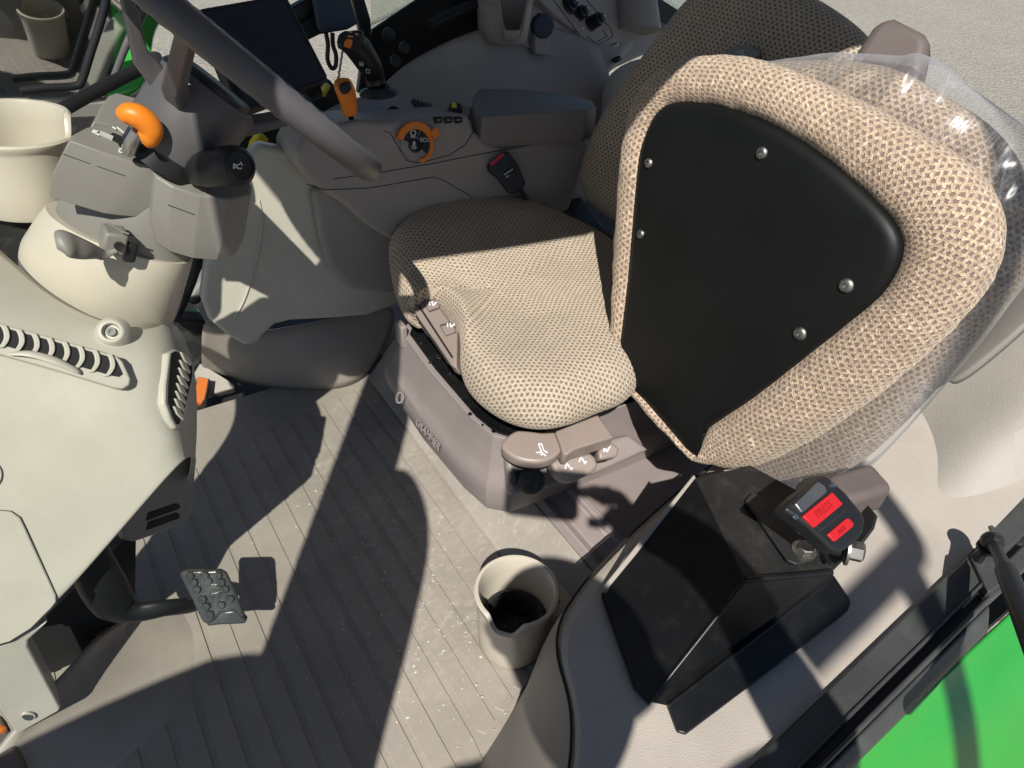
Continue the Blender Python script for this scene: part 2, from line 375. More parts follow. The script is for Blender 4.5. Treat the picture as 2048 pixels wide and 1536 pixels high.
def mat_film():
    m, t, p = newmat('clear_plastic_film')
    out = t.nodes['Material Output']
    pos = N(t, 'ShaderNodeNewGeometry').outputs['Position']
    mp = N(t, 'ShaderNodeMapping'); L(t, pos, mp.inputs[0]); mp.inputs['Rotation'].default_value = (0.6, 0.2, 0.5); mp.inputs['Scale'].default_value = (1.0, 3.2, 1.0)
    n = N(t, 'ShaderNodeTexNoise', Scale=5.0, Detail=3.0, Roughness=0.5, Distortion=0.9); L(t, mp.outputs[0], n.inputs['Vector'])
    b = N(t, 'ShaderNodeBump', Strength=0.5, Distance=0.02); L(t, n.outputs[0], b.inputs['Height'])
    tr = N(t, 'ShaderNodeBsdfTransparent'); tr.inputs[0].default_value = (0.95, 0.96, 0.97, 1)
    gl = N(t, 'ShaderNodeBsdfGlossy'); gl.inputs['Roughness'].default_value = 0.3; L(t, b.outputs[0], gl.inputs['Normal'])
    df = N(t, 'ShaderNodeBsdfTranslucent'); df.inputs[0].default_value = (0.80, 0.82, 0.86, 1)
    df2 = N(t, 'ShaderNodeBsdfDiffuse'); df2.inputs[0].default_value = (0.74, 0.77, 0.82, 1); L(t, b.outputs[0], df2.inputs['Normal'])
    fr = N(t, 'ShaderNodeLayerWeight', Blend=0.4)
    m0 = N(t, 'ShaderNodeMixShader'); m0.inputs[0].default_value = 0.55; L(t, df.outputs[0], m0.inputs[1]); L(t, df2.outputs[0], m0.inputs[2])
    ridge = ramp(t, math_(t, 'ABSOLUTE', math_(t, 'SUBTRACT', n.outputs[0], 0.5)), 0.014, 0.0)
    fac = math_(t, 'ADD', math_(t, 'ADD', math_(t, 'MULTIPLY', fr.outputs['Facing'], 0.34), 0.05), math_(t, 'MULTIPLY', ridge, 0.16))
    m1 = N(t, 'ShaderNodeMixShader'); L(t, fac, m1.inputs[0])
    L(t, tr.outputs[0], m1.inputs[1]); L(t, m0.outputs[0], m1.inputs[2])
    m2 = N(t, 'ShaderNodeMixShader'); L(t, math_(t, 'ADD', math_(t, 'MULTIPLY', fr.outputs['Fresnel'], 0.3), 0.03), m2.inputs[0])
    L(t, m1.outputs[0], m2.inputs[1]); L(t, gl.outputs[0], m2.inputs[2]); L(t, m2.outputs[0], out.inputs[0])
    return m
M['film'] = mat_film()
def mat_glass(name, tint, refl):
    m, t, p = newmat(name); out = t.nodes['Material Output']
    tr = N(t, 'ShaderNodeBsdfTransparent'); tr.inputs[0].default_value = (*tint, 1)
    gl = N(t, 'ShaderNodeBsdfGlossy'); gl.inputs['Roughness'].default_value = 0.0
    mx = N(t, 'ShaderNodeMixShader'); mx.inputs[0].default_value = refl
    L(t, tr.outputs[0], mx.inputs[1]); L(t, gl.outputs[0], mx.inputs[2]); L(t, mx.outputs[0], out.inputs[0])
    return m
M['glass'] = mat_glass('tinted_glass', (0.45, 0.54, 0.50), 0.5)
M['glass_tint'] = mat_glass('green_tinted_glass', (0.94, 0.955, 0.93), 0.03)
M['glass_clear'] = mat_glass('clear_glass', (0.85, 0.9, 0.88), 0.06)

# ================================================================== the setting
g = mk('ground', [(-400, -400, -1.42), (400, -400, -1.42), (400, 400, -1.42), (-400, 400, -1.42)], [(0, 1, 2, 3)], M['gravel'], smooth=False); struct(g)

# floor with its ribbed mat
floor = prism('floor', [(-0.75, 0.05, 0), (0.60, 0.05, 0), (0.60, 1.62, 0), (-0.75, 1.62, 0)], (0, 0, -0.03), M['floor']); struct(floor)
ex = [-0.318 + 0.0505 * i for i in range(19)]
for i in range(-4, 18):       # raised mat strips with open grooves between them
    xa = -0.318 + 0.0505 * i + 0.006; xb = xa + 0.0505 - 0.0115
    yn = lambda x: 0.475 + 0.35 * (x - 0.30) if x > 0.30 else 0.18
    yf = lambda x: 1.40 + 0.10 * min(1, max(0, (x - 0.05) / 0.4))
    h_ = 0.0024 + 0.0003 * (i % 3)
    if xa > 0.30: pts = [(xa, yn(xa) + .012, -0.001), (xa + .012, yn(xa) - .004, -0.001), (xb, yn(xb) - .004, -0.001), (xb, yf(xb), -0.001), (xa, yf(xa), -0.001)]
    else: pts = [(xa, yn(xa), -0.001), (xb, yn(xb), -0.001), (xb, yf(xb), -0.001), (xa, yf(xa), -0.001)]
    prism('mat_strip', pts, (0, 0, h_ + .001), M['floor'], floor, bevel=0.0012)
under = prism('cab_underbody', [(-0.8, 0.13, -0.05), (2.3, 0.13, -0.05), (2.3, 2.4, -0.05), (-0.1, 2.4, -0.05), (-0.1, 1.66, -0.05), (-0.8, 1.66, -0.05)], (0, 0, -.05), M['rubber']); struct(under)
# raised smooth corner of the mat in front of the console leg
patch('mat_ramp', [[PZ(-120, 1700, .05), PZ(180, 1560, 0.004), PZ(330, 1490, -0.006), PZ(500, 1375, -0.012)],
                   [PZ(-60, 1560, .08), PZ(170, 1470, 0.035), PZ(300, 1410, 0.014), PZ(465, 1300, -0.010)],
                   [PZ(30, 1470, .11), PZ(130, 1395, 0.085), PZ(260, 1330, 0.035), PZ(435, 1245, -0.010)],
                   [PZ(90, 1400, .13), PZ(160, 1330, 0.10), PZ(225, 1275, 0.05), PZ(400, 1215, -0.010)],
                   [PZ(150, 1340, .14), PZ(190, 1290, 0.11), PZ(240, 1240, 0.055), PZ(375, 1180, -0.010)]], M['floor'], floor, solid=0.01)

# seat plinth: mat skirt, then the mauve step
def yprof(name, prof, y0, y1, mat, parent=None, **k):
    return prism(name, [(x, y0, z) for x, z in prof], (0, y1 - y0, 0), mat, parent, **k)
pl = yprof('seat_plinth', [(0.685, -0.03), (0.685, 0.108), (0.697, 0.122), (0.715, 0.116), (0.735, 0.128), (0.752, 0.130), (0.757, 0.142), (0.772, 0.144), (0.778, 0.132), (1.75, 0.132), (1.75, -0.03)], 0.585, 1.75, M['mauve'], bevel=0.003); struct(pl)
yprof('mat_skirt', [(0.586, -0.02), (0.590, 0.004), (0.602, 0.012), (0.672, 0.100), (0.684, 0.108), (0.684, -0.02)], 0.60, 1.54, M['floor'], pl, bevel=0.004)

# left wheel-arch trim: beige hump in front of the door sill, rising to the rear wall
def hump_z(x): 
    t = max(0.0, x - 1.12); return 0.30 + 0.0 * x + (t * t) * 0.35
inner = [(0.10, 0.16), (0.22, 0.19), (0.33, 0.255), (0.40, 0.335), (0.437, 0.42), (0.475, 0.465), (0.53, 0.495), (0.60, 0.52), (0.75, 0.56), (0.95, 0.60), (1.15, 0.62), (1.4, 0.66), (1.7, 0.70), (2.0, 0.72)]
ins = catmull([V((x, y, 0)) for x, y in inner], 4)
grid = []
for q in ins:
    row = []
    for f in (0, 0.04, 0.2, 0.4, 0.6, 0.8, 1.0):
        y = q.y * (1 - f) + (0.150 + 0.075 * (q.x - 0.56)) * f
        z = hump_z(q.x) - (0.012 if f == 0 else 0)
        if q.x > 1.2: z += 0.10 * (q.x - 1.2) * f
        row.append(V((q.x, y, z)))
    grid.append(row)
hump = patch('wheel_arch_trim', grid, M['leather'], sub=1); struct(hump)
# flank of the hump down to the floor
bx_ = [(0.0, .30), (.10, .35), (.22, .415), (.35, .47), (.49, .535), (.60, .57), (.75, .605), (1.0, .65), (1.4, .71), (2.0, .78)]
def ybase(x):
    for (x0, y0), (x1, y1) in zip(bx_[:-1], bx_[1:]):
        if x <= x1: return y0 + (y1 - y0) * (x - x0) / (x1 - x0)
    return bx_[-1][1]
base = [V((q.x, ybase(q.x), -0.01)) for q in ins]
fl = []
for q, b in zip(ins, base):
    t0 = V((q.x, q.y + 0.006, hump_z(q.x) - 0.016))
    fl.append([t0, t0.lerp(b, 0.06) + V((0, 0.006, 0)), t0.lerp(b, 0.4) + V((0, 0.015, 0)), t0.lerp(b, 0.8), b])
patch('flank', fl, M['taupe_lite'], hump, sub=1)
tube('seam', [V((q.x - 0.002, q.y + 0.006, hump_z(q.x) - 0.012)) for q in ins], 0.0022, M['dark'], hump, seg=8, n=1)
# padded wall above the arch, its tinted dimmer light put into the colour
wall = patch('side_wall', [[PX(x, y, d) for x, y, d in r] for r in (
    [(1600, 700, 1.50), (1800, 560, 1.62), (1940, 430, 1.72), (2160, 240, 1.9)],
    [(1620, 800, 1.42), (1830, 730, 1.50), (2000, 630, 1.58), (2200, 480, 1.7)],
    [(1630, 890, 1.36), (1840, 845, 1.42), (2020, 760, 1.48), (2220, 640, 1.6)])] + [
    [PX(1640, 950, 1.29), PX(1850, 930, 1.34), PX(2030, 870, 1.40), PX(2240, 760, 1.5)],
    [PZ(1680, 1010, .30), PZ(1850, 1015, .315), PZ(2010, 1000, .325), PZ(2250, 900, .34)],
    [PZ(1690, 1100, .24), PZ(1850, 1110, .25), PZ(2010, 1100, .25), PZ(2250, 1000, .26)]], M['leather_dim'], sub=3, solid=0.01); struct(wall)
patch('trim_cap', [[PX(1850, 700, 1.50), PX(1960, 560, 1.58), PX(2080, 440, 1.66)], [PX(1880, 755, 1.42), PX(1990, 660, 1.48), PX(2100, 560, 1.55)], [PX(1905, 770, 1.41), PX(1995, 700, 1.46), PX(2110, 600, 1.53)]], M['greyplastic'], wall, sub=2, solid=0.02)

# ------------------------------------------------------------------ door sill, strut, green fender
sill = thing('door_sill', 'long black scuffed door sill running along the green body panel', 'door sill', PZ(1716, 1321, .3))
def strip(name, a, b, mat, z0, z1, bev, par=sill, th=0.03, **k):
    """strip between two pixel lines at heights z0 (inner) and z1 (outer)"""
    pts = [PZ(*a[0], z0), PZ(*a[1], z0), PZ(*b[1], z1), PZ(*b[0], z1)]
    return prism(name, pts, (0, 0, -th), mat, par, bevel=bev, **k)
strip('inner_flange', ((1452, 1575), (1938, 1108)), ((1560, 1575), (1968, 1163)), M['sill'], .312, .312, .004)
strip('groove', ((1560, 1577), (1969, 1163)), ((1600, 1575), (2000, 1180)), M['black'], .300, .300, .001, th=0.02)
strip('drip_rail', ((1598, 1572), (1976, 1190)), ((1612, 1572), (1982, 1203)), M['sill'], .318, .316, .003)
strip('seal_bead', ((1614, 1573), (1983, 1202)), ((1668, 1573), (1980, 1262)), M['sill'], .314, .290, .009, seg=3, th=0.05)
strip('upper_flange', ((1975, 1052), (2140, 880)), ((2010, 1105), (2160, 960)), M['sill'], .318, .318, .004)
strip('upper_rail', ((1968, 1163), (2140, 1000)), ((1984, 1200), (2160, 1035)), M['sill'], .306, .306, .004)
tube('trim_edge', [PZ(1556, 1575, .314), PZ(1700, 1430, .314), PZ(1850, 1282, .314), PZ(1966, 1166, .314)], 0.003, M['sill'], sill, n=2, seg=8)
tube('trim_edge', [PZ(1604, 1573, .320), PZ(1740, 1434, .320), PZ(1860, 1314, .320), PZ(1979, 1196, .319)], 0.003, M['sill'], sill, n=2, seg=8)
prism('strut_bracket', [PZ(1940, 1108, .322), PZ(1958, 1095, .322), PZ(1975, 1100, .322), PZ(2020, 1125, .322), PZ(2030, 1150, .322), PZ(1978, 1185, .322)], (0, 0, -0.02), M['sill'], sill, bevel=0.003)
fend = thing('body_panel', 'glossy bright green painted body panel outside the door sill', 'body panel', PZ(1850, 1450, .1))
patch('panel_skin', [[PZ(1560, 1680, .285), PZ(1690, 1545, .285), PZ(1830, 1408, .285), PZ(1985, 1262, .285), PZ(2200, 1060, .285)],
                     [PZ(1600, 1690, .26), PZ(1730, 1560, .262), PZ(1865, 1425, .262), PZ(2020, 1280, .262), PZ(2230, 1090, .262)],
                     [PZ(1700, 1720, .20), PZ(1830, 1600, .205), PZ(1960, 1480, .21), PZ(2110, 1330, .21), PZ(2330, 1120, .21)],
                     [PZ(1900, 1850, .02), PZ(2030, 1720, .03), PZ(2160, 1600, .04), PZ(2310, 1450, .05), PZ(2500, 1250, .05)]], M['green'], fend, sub=3, solid=0.004)
strut = thing('gas_strut', 'black gas strut with ball joint end mounted on the door sill', 'gas strut', PZ(1985, 1080, .33))
bj = PZ(1985, 1083, .375)
lathe('ball_stud', [(0.007, -0.055), (0.007, -0.02), (0.018, -0.02), (0.018, -0.014), (0.010, -0.012), (0.010, 0)], bj, V((0, 0, 1)), M['black'], strut, smooth=True)
lathe('ball_socket', [(0.0, 0.019), (0.006, 0.0185), (0.0075, 0.016), (0.014, 0.012), (0.018, 0.003), (0.018, -0.006), (0.014, -0.013), (0.0, -0.014)], bj, (CAM - bj).normalized() * 0.4 + V((-.2, -.3, 1)), M['black'], strut)
e1 = PZ(2012, 1140, .40); e2 = PZ(2035, 1200, .42); e3 = PZ(2110, 1400, .47); e4 = PZ(2190, 1600, .55)
tube('strut_neck', [bj, bj.lerp(e1, .5), e1], [0.011, 0.010, 0.012], M['black'], strut, n=4)
tube('strut_body', [e1, e2, e3, e4], [0.016, 0.0165, 0.0165, 0.0165], M['black'], strut, n=3, seg=20)

# ================================================================== operator seat
seat = thing('operator_seat', 'tan dotted fabric operator seat with mauve base and long handles', 'seat', (0.85, 1.05, 0.13))
# base
bb = [(0.545, 1.30), (0.535, 1.10), (0.545, 0.92), (0.56, 0.84), (0.60, 0.805), (0.72, 0.80), (0.95, 0.79), (1.15, 0.79), (1.15, 1.32), (0.60, 1.34)]
tb = [(0.585, 1.25), (0.575, 1.10), (0.575, 0.92), (0.585, 0.86), (0.61, 0.825), (0.72, 0.81), (0.95, 0.80), (1.15, 0.80), (1.15, 1.30), (0.62, 1.29)]
def lv(p, q, f, z): return [V((a[0] * (1 - f) + b[0] * f, a[1] * (1 - f) + b[1] * f, z)) for a, b in zip(p, q)]
rings('base_cover', [lv(bb, tb, .35, .135), lv(bb, tb, 0.1, .165), lv(bb, tb, -0.05, .20), lv(bb, tb, .05, .225), lv(bb, tb, .30, .24), lv(bb, tb, .42, .262), lv(bb, tb, .75, .315), lv(bb, tb, .8, .336), lv(bb, tb, 1.02, .336)], M['mauve'], seat, bevel=0.006, seg=3, ang=25)
tt = lv(bb, tb, 1.1, .339)
tray = prism('seat_tray', tt, (0, 0, -0.01), M['blackmetal'], seat, bevel=0.002)
for (x, y, a, b_) in ((878, 713, 7, 9), (860, 725, 4, 4), (940, 828, 5, 5), (965, 850, 3, 3), (842, 686, 4, 3), (900, 748, 3, 3), (988, 862, 6, 3)):
    c = PZ(x, y, .3395); lathe('tray_hole', [(a * .0009, 0), (a * .0009, 0.0012), (a * .0005, 0.0012), (a * .0005, 0)], c, V((0, 0, 1)), M['zinc'], seat, seg=8)
box('gap_filler', V((1.16, 1.34, .37)), V((.10, 0, 0)), V((0, .22, 0)), V((0, 0, .09)), M['black'], seat, bevel=0.02, seg=3)  # black box added to hide the sky-blue gap behind the cushion
box('corner_post', PZ(803, 668, .335), V((.008, 0, 0)), V((0, .018, 0)), V((0, 0, .03)), M['mauve'], seat, bevel=0.004)
text('embossed_lettering', 'GRAMMER', PZ(865, 868, .213) + V((-.012, 0, 0.004)), V((0.02, -1, 0)), V((-.85, -.05, .5)), 0.022, M['mauve'], seat, depth=0.0008)
lathe('emblem', [(0.014, 0), (0.014, 0.004), (0.010, 0.004), (0.010, 0)], PZ(808, 796, .213) + V((-.009, 0, 0.004)), V((-.85, -.05, .5)), M['mauve'], seat, cap=(False, False))

# cushion built as rings from its outline
out = [(776, 505, .46), (790, 478, .475), (825, 448, .485), (880, 420, .49), (950, 404, .49), (1030, 407, .49), (1110, 425, .49), (1190, 455, .485), (1245, 490, .48), (1300, 570, .47),
       (1300, 700, .44), (1265, 800, .42), (1200, 832, .415), (1140, 856, .415), (1080, 862, .415), (1020, 845, .415), (970, 812, .415), (935, 775, .415), (920, 735, .42), (921, 700, .425),
       (914, 664, .43), (897, 638, .43), (872, 620, .425), (844, 624, .415), (814, 634, .41), (795, 606, .415), (782, 560, .435)]
o3 = catmull([PZ(x, y, z) for x, y, z in out], 3, True)
o3s = [p.copy() for p in o3]
for _ in range(60): o3s = [(o3s[i - 1] + o3s[i] * 2 + o3s[(i + 1) % len(o3s)]) / 4 for i in range(len(o3s))]
cen = V((0, 0, 0))
for p in o3: cen += p / len(o3)
cprof = [(0.90, -0.055), (0.965, -0.04), (1.0, -0.012), (0.992, 0.014), (0.965, 0.034), (0.92, 0.047), (0.86, 0.055), (0.78, 0.056), (0.68, 0.052), (0.55, 0.045), (0.38, 0.038), (0.2, 0.034), (0.06, 0.032)]
vs, uv, rsn = [], [], len(o3); acc = [0.0] * rsn; prevr = None
allr = []
for s_, dz in cprof[::-1]:
    ring_ = []
    for p, p_s in zip(o3, o3s):
        p = p_s.lerp(p, s_ ** 2)
        base_z = 0.44 + (p.z - 0.44) * 0.75
        # gentle wave: raised side bolsters, sunken middle
        q = cen.lerp(V((p.x, p.y, 0)), s_); q.z = base_z * min(1, s_ * 1.2) + 0.44 * (1 - min(1, s_ * 1.2)) + dz * 0.95
        bol = (q.y - 1.10) / 0.36; q.z += 0.022 * max(0, abs(bol) - 0.35) * (1 if s_ < .93 else 0.4) + 0.012 * math.sin((q.x - .5) * 7)
        ring_.append(q)
    allr.append(ring_)
for r_i, r_ in enumerate(allr):
    for i, p in enumerate(r_):
        if r_i: acc[i] += (p - allr[r_i - 1][i]).length
        else: acc[i] = (V((p.x, p.y, 0)) - V((cen.x, cen.y, 0))).length
        d = (V((o3[i].x, o3[i].y, 0)) - V((cen.x, cen.y, 0))).normalized()
        vs.append(p); uv.append((d.x * acc[i] + cen.x, d.y * acc[i] + cen.y))
fs = []
for a in range(len(allr) - 1):
    for i in range(rsn): j = (i + 1) % rsn; fs.append((a * rsn + i, a * rsn + j, (a + 1) * rsn + j, (a + 1) * rsn + i))
fs.append(tuple(range(rsn)))
mk('cushion', vs, fs, M['fabric'], seat, sub=1, uv=[(v_, u_) for u_, v_ in uv])
# front release bar under the cushion nose
fpl = off(plane3(PZ(822, 600, .415), PZ(865, 590, .435), PZ(905, 720, .415)), .022)
bar = pprism('release_bar', [(820, 602), (836, 592), (868, 590), (890, 625), (914, 660), (912, 735), (900, 728), (868, 680), (840, 650)], fpl, 0.03, M['mauve2'], seat, bevel=0.004)
for a, b in (((838, 612), (905, 715)), ((832, 632), (898, 728))):
    strokes('slot', [[a, b]], fpl, 4, M['dark'], bar, proud=0.001)
for cx, cy in ((866, 607), (902, 650)):
    strokes('printed_icon', [[(cx - 2, cy - 4), (cx, cy + 4), (cx + 7, cy - 3)], [(cx - 8, cy - 3), (cx - 6, cy - 1)], [(cx - 8, cy + 1), (cx - 6, cy + 3)]], fpl, 2.6, M['white'], bar, proud=0.0012)
strokes('button_outline', [[(845, 604), (868, 598), (880, 614), (858, 622), (845, 604)], [(880, 652), (905, 646), (912, 664), (892, 672), (880, 652)], [(858, 624), (880, 617), (900, 645), (880, 650)]], fpl, 1.0, M['dark'], bar, proud=0.0007)
# side handles and controls
hp = (PZ(1065, 890, .372), V((-.10, -.18, .98)).normalized())
pprism('adjust_handle', [(1002, 886), (1028, 862), (1050, 860), (1085, 864), (1113, 864), (1128, 884), (1126, 896), (1108, 914), (1080, 923), (1045, 920), (1018, 908)], hp, 0.028, M['mauve2'], seat, smoothpts=3, bevel=0.006, seg=3)
strokes('printed_icon', [[(1077, 888), (1083, 904), (1092, 912)], [(1077, 888), (1083, 887), (1087, 900), (1095, 906)], [(1072, 905), (1083, 904)], [(1080, 908), (1086, 910)], [(1090, 904), (1094, 902)]], hp, 2.2, M['white'], seat, proud=0.001)
h2 = (PZ(1165, 868, .385), V((-.05, -.2, .97)).normalized())
pprism('slide_handle', [(1110, 862), (1196, 828), (1228, 874), (1150, 898), (1134, 910), (1126, 906), (1118, 880)], h2, 0.036, M['mauve2'], seat, bevel=0.006, seg=3)
h3 = (PZ(1150, 935, .325), V((-.15, -.55, .82)).normalized())
pprism('control_module', [(1102, 922), (1118, 916), (1180, 904), (1192, 915), (1198, 932), (1185, 945), (1160, 957), (1140, 964), (1125, 958), (1108, 942)], h3, 0.04, M['mauve2'], seat, bevel=0.007, seg=3)
strokes('printed_icon', [[(1130, 938), (1134, 927), (1140, 936), (1146, 937)], [(1137, 930), (1143, 940)], [(1158, 924), (1162, 915), (1168, 923), (1174, 924)], [(1165, 917), (1170, 928)]], h3, 2.4, M['white'], seat, proud=0.001)
pprism('rocker_switch', [(1196, 902), (1210, 888), (1222, 882), (1240, 898), (1234, 914), (1200, 920)], h3, 0.03, M['mauve2'], seat, proud=0.012, bevel=0.005, seg=3)
strokes('printed_icon', [[(1211, 897), (1214, 904), (1220, 893)], [(1207, 897), (1209, 904)]], h3, 2.6, M['white'], seat, proud=0.0135)
pprism('side_panel', [(1012, 900), (1110, 905), (1180, 890), (1260, 870), (1300, 900), (1200, 945), (1100, 975), (1022, 992)], (PZ(1100, 960, .25), V((-.1, -.75, .65)).normalized()), 0.03, M['mauve'], seat, bevel=0.008, seg=3)
kb = PZ(1062, 962, .285)
lathe('knob', [(0.025, -0.02), (0.027, 0.0), (0.025, 0.012), (0.021, 0.017), (0.0, 0.018)], kb, V((-.15, -.6, .8)), M['rubber'], seat)
prism('knob_bracket', [PZ(1026, 945, .30), PZ(1054, 935, .30), PZ(1058, 948, .29), PZ(1032, 960, .29)], V((0, .01, -.03)), M['rubber'], seat, bevel=0.002)
strokes('printed_icon', [[(1064, 945), (1069, 956), (1077, 948)]], (PZ(1070, 950, .288), V((-.15, -.6, .8)).normalized()), 2.5, M['print'], seat, proud=0.02)

# backrest: thick leaning pad
bp0 = PX(1300, 250, 1.22); bn = V((-math.cos(math.radians(14)), -0.05, math.sin(math.radians(14)))).normalized(); BPL = (bp0, bn)
bo = [(1158, 375), (1160, 335), (1182, 272), (1224, 196), (1290, 105), (1338, 42), (1385, -15), (1450, -50), (1540, -45), (1640, 5), (1720, 72), (1760, 160), (1740, 280), (1640, 420), (1480, 520), (1330, 520), (1230, 450), (1180, 415)]
def pad(name, outline, plane, prof, mat, parent, n=3, inward=None, uvscale=1.0, back=True, **k):
    """cushion: closed outline on a plane, swelled through (scale, height) rings"""
    P_ = catmull([PP(x, y, plane) for x, y in outline], n, True); c = V((0, 0, 0))
    for p in P_: c += p / len(P_)
    nr = plane[1]; xa, ya = frame(nr); NN = len(P_)
    vs, uv, ac = [], [], [0] * NN; prev = None
    for s_, h in prof:
        row = [c.lerp(p, s_) + nr * h for p in P_]
        for i, p in enumerate(row):
            if prev: ac[i] += (p - prev[i]).length
            else: ac[i] = (p - c - nr * h).length
            d = (P_[i] - c).normalized(); vs.append(p); uv.append((d.dot(xa) * ac[i], d.dot(ya) * ac[i]))
        prev = row
    fs = [tuple(range(NN))]
    for a in range(len(prof) - 1):
        for i in range(NN): j = (i + 1) % NN; fs.append((a * NN + i, a * NN + j, (a + 1) * NN + j, (a + 1) * NN + i))
    if back: fs.append(tuple(range((len(prof) - 1) * NN, len(prof) * NN)))
    return mk(name, vs, fs, mat, parent, uv=uv, sub=1, **k)
pad('backrest', bo, BPL, [(0.05, .012), (0.3, .014), (0.55, .02), (0.72, .034), (0.86, .034), (0.95, .018), (1.0, -.012), (1.005, -.05), (0.97, -.09), (0.8, -.11)], M['fabric'], seat)
bdg = off(BPL, 0.036)
badge = pprism('badge', [(1452 + 30 * math.cos(a * math.pi / 12) * 1.1 + 34, 106 + 15 * math.sin(a * math.pi / 12)) for a in range(24)], bdg, 0.006, M['greyplastic'], seat, bevel=0.0015)
strokes('badge_emblem', [[(1470, 104), (1480, 106), (1486, 112)], [(1476, 99), (1481, 107)], [(1483, 98), (1484, 106)], [(1488, 99), (1486, 108), (1492, 114)]], bdg, 1.8, M['print'], badge, proud=0.0012)
AR = (PX(1790, 90, 1.20), V((-.80, -.22, .56)).normalized())
pprism('armrest', [(1690, 140), (1712, 100), (1745, 50), (1762, 34), (1788, 31), (1850, 62), (1860, 80), (1852, 118), (1838, 190), (1700, 190)], AR, 0.07, M['mauve_dark'], seat, bevel=0.022, seg=5)

# ================================================================== folding passenger seat
pseat = thing('passenger_seat', 'folded-up passenger seat with black pan plate edged in tan plush', 'seat', (0.92, 0.62, 0.32))
PP0 = PX(1312, 830, 0.845); pn = V((-math.cos(math.radians(8)), -0.10, math.sin(math.radians(8)))).normalized(); PPL = (PP0, pn)
po = [(1300, 240), (1318, 217), (1340, 205), (1390, 203), (1470, 219), (1560, 258), (1650, 316), (1725, 380), (1782, 440), (1803, 490), (1793, 540), (1758, 592), (1700, 642), (1600, 722), (1500, 800), (1422, 852), (1402, 872), (1391, 915), (1340, 860), (1290, 803), (1233, 742), (1240, 690), (1256, 560), (1268, 420), (1280, 300)]
oo = [(1268, 225), (1285, 180), (1318, 142), (1372, 113), (1470, 108), (1580, 138), (1700, 192), (1830, 258), (1950, 335), (2005, 430), (2000, 525), (1945, 618), (1860, 705), (1740, 805), (1620, 885), (1520, 932), (1450, 932), (1408, 915), (1350, 862), (1290, 797), (1234, 725), (1234, 650), (1237, 540), (1243, 400), (1254, 300)]
pan_pts = [PP(x, y, PPL) for x, y in po]
pc = catmull(pan_pts, 3, True)
pcen = V((0, 0, 0))
for p in pc: pcen += p / len(pc)
# slightly domed pressed plate
prow = [[pcen.lerp(p, s_) + pn * h for p in pc] for s_, h in ((0.04, .012), (0.5, .0115), (0.8, .010), (0.93, .008), (0.975, .004), (0.995, -.004), (1.0, -.012), (0.97, -.016))]
pan = rings('seat_pan', prow, M['panelblack'], pseat)
# the hinge corner stays crisp
for x, y, r in ((1298, 326, 1), (1524, 306, 1.15), (1282, 468, 1), (1693, 571, 1.3), (1600, 667, 1.3)):
    c = PP(x, y, off(PPL, 0.0105)); lathe('bolt', [(0.0085 * r, 0), (0.0082 * r, .002), (0.0066 * r, .0042), (0.0042 * r, .0052), (0.0034 * r, .0052), (0.0032 * r, 0.001), (0.0, 0.001)], c, pn, M['zinc'], pan, seg=20)
# plush pad wrapped round the plate
NP = 4; a_ = catmull(pan_pts, NP, True)
OPL = off(PPL, -0.045); b_ = catmull([PP(x, y, OPL) for x, y in oo], NP, True)
NN = len(a_); bcen = V((0, 0, 0))
for p in b_: bcen += p / NN
def rr(fn): return [fn(i) for i in range(NN)]
lay = [rr(lambda i: a_[i].lerp(pcen, .03) - pn * 0.016), rr(lambda i: a_[i].lerp(b_[i] + pn * .045, .04) - pn * 0.004), rr(lambda i: a_[i].lerp(b_[i] + pn * .045, .22) + pn * 0.004), rr(lambda i: a_[i].lerp(b_[i] + pn * .045, .5) + pn * 0.002), rr(lambda i: a_[i].lerp(b_[i] + pn * .045, .78) - pn * 0.010),
       rr(lambda i: a_[i].lerp(b_[i] + pn * .045, .94) - pn * 0.026), rr(lambda i: b_[i]), rr(lambda i: b_[i].lerp(bcen, .012) - pn * 0.03), rr(lambda i: b_[i].lerp(bcen, .06) - pn * 0.055), rr(lambda i: b_[i].lerp(bcen, .2) - pn * 0.07)]
vs, uv = [], []
ulen = [0.0]
for i in range(1, NN + 1): ulen.append(ulen[-1] + (b_[i % NN] - b_[i - 1]).length)
accv = [0] * NN
for r_i, row in enumerate(lay):
    for i in range(NN + 1):
        j = i % NN
        if i < NN and r_i: accv[j] += (row[j] - lay[r_i - 1][j]).length
        vs.append(row[j] + V((random.uniform(-1, 1), random.uniform(-1, 1), random.uniform(-1, 1))) * 0.0); uv.append((ulen[i], accv[j]))
fs = []
W_ = NN + 1
for a in range(len(lay) - 1):
    for i in range(NN): fs.append((a * W_ + i, a * W_ + i + 1, (a + 1) * W_ + i + 1, (a + 1) * W_ + i))
fs.append(tuple((len(lay) - 1) * W_ + i for i in range(NN)))
plush = mk('cushion', vs, fs, M['plush'], pseat, uv=uv, sub=1)
tx = bpy.data.textures.new('pile_lumps', 'CLOUDS'); tx.noise_scale = 0.035; tx.noise_depth = 3
dm = plush.modifiers.new('lumps', 'DISPLACE'); dm.texture = tx; dm.strength = 0.007; dm.texture_coords = 'GLOBAL'
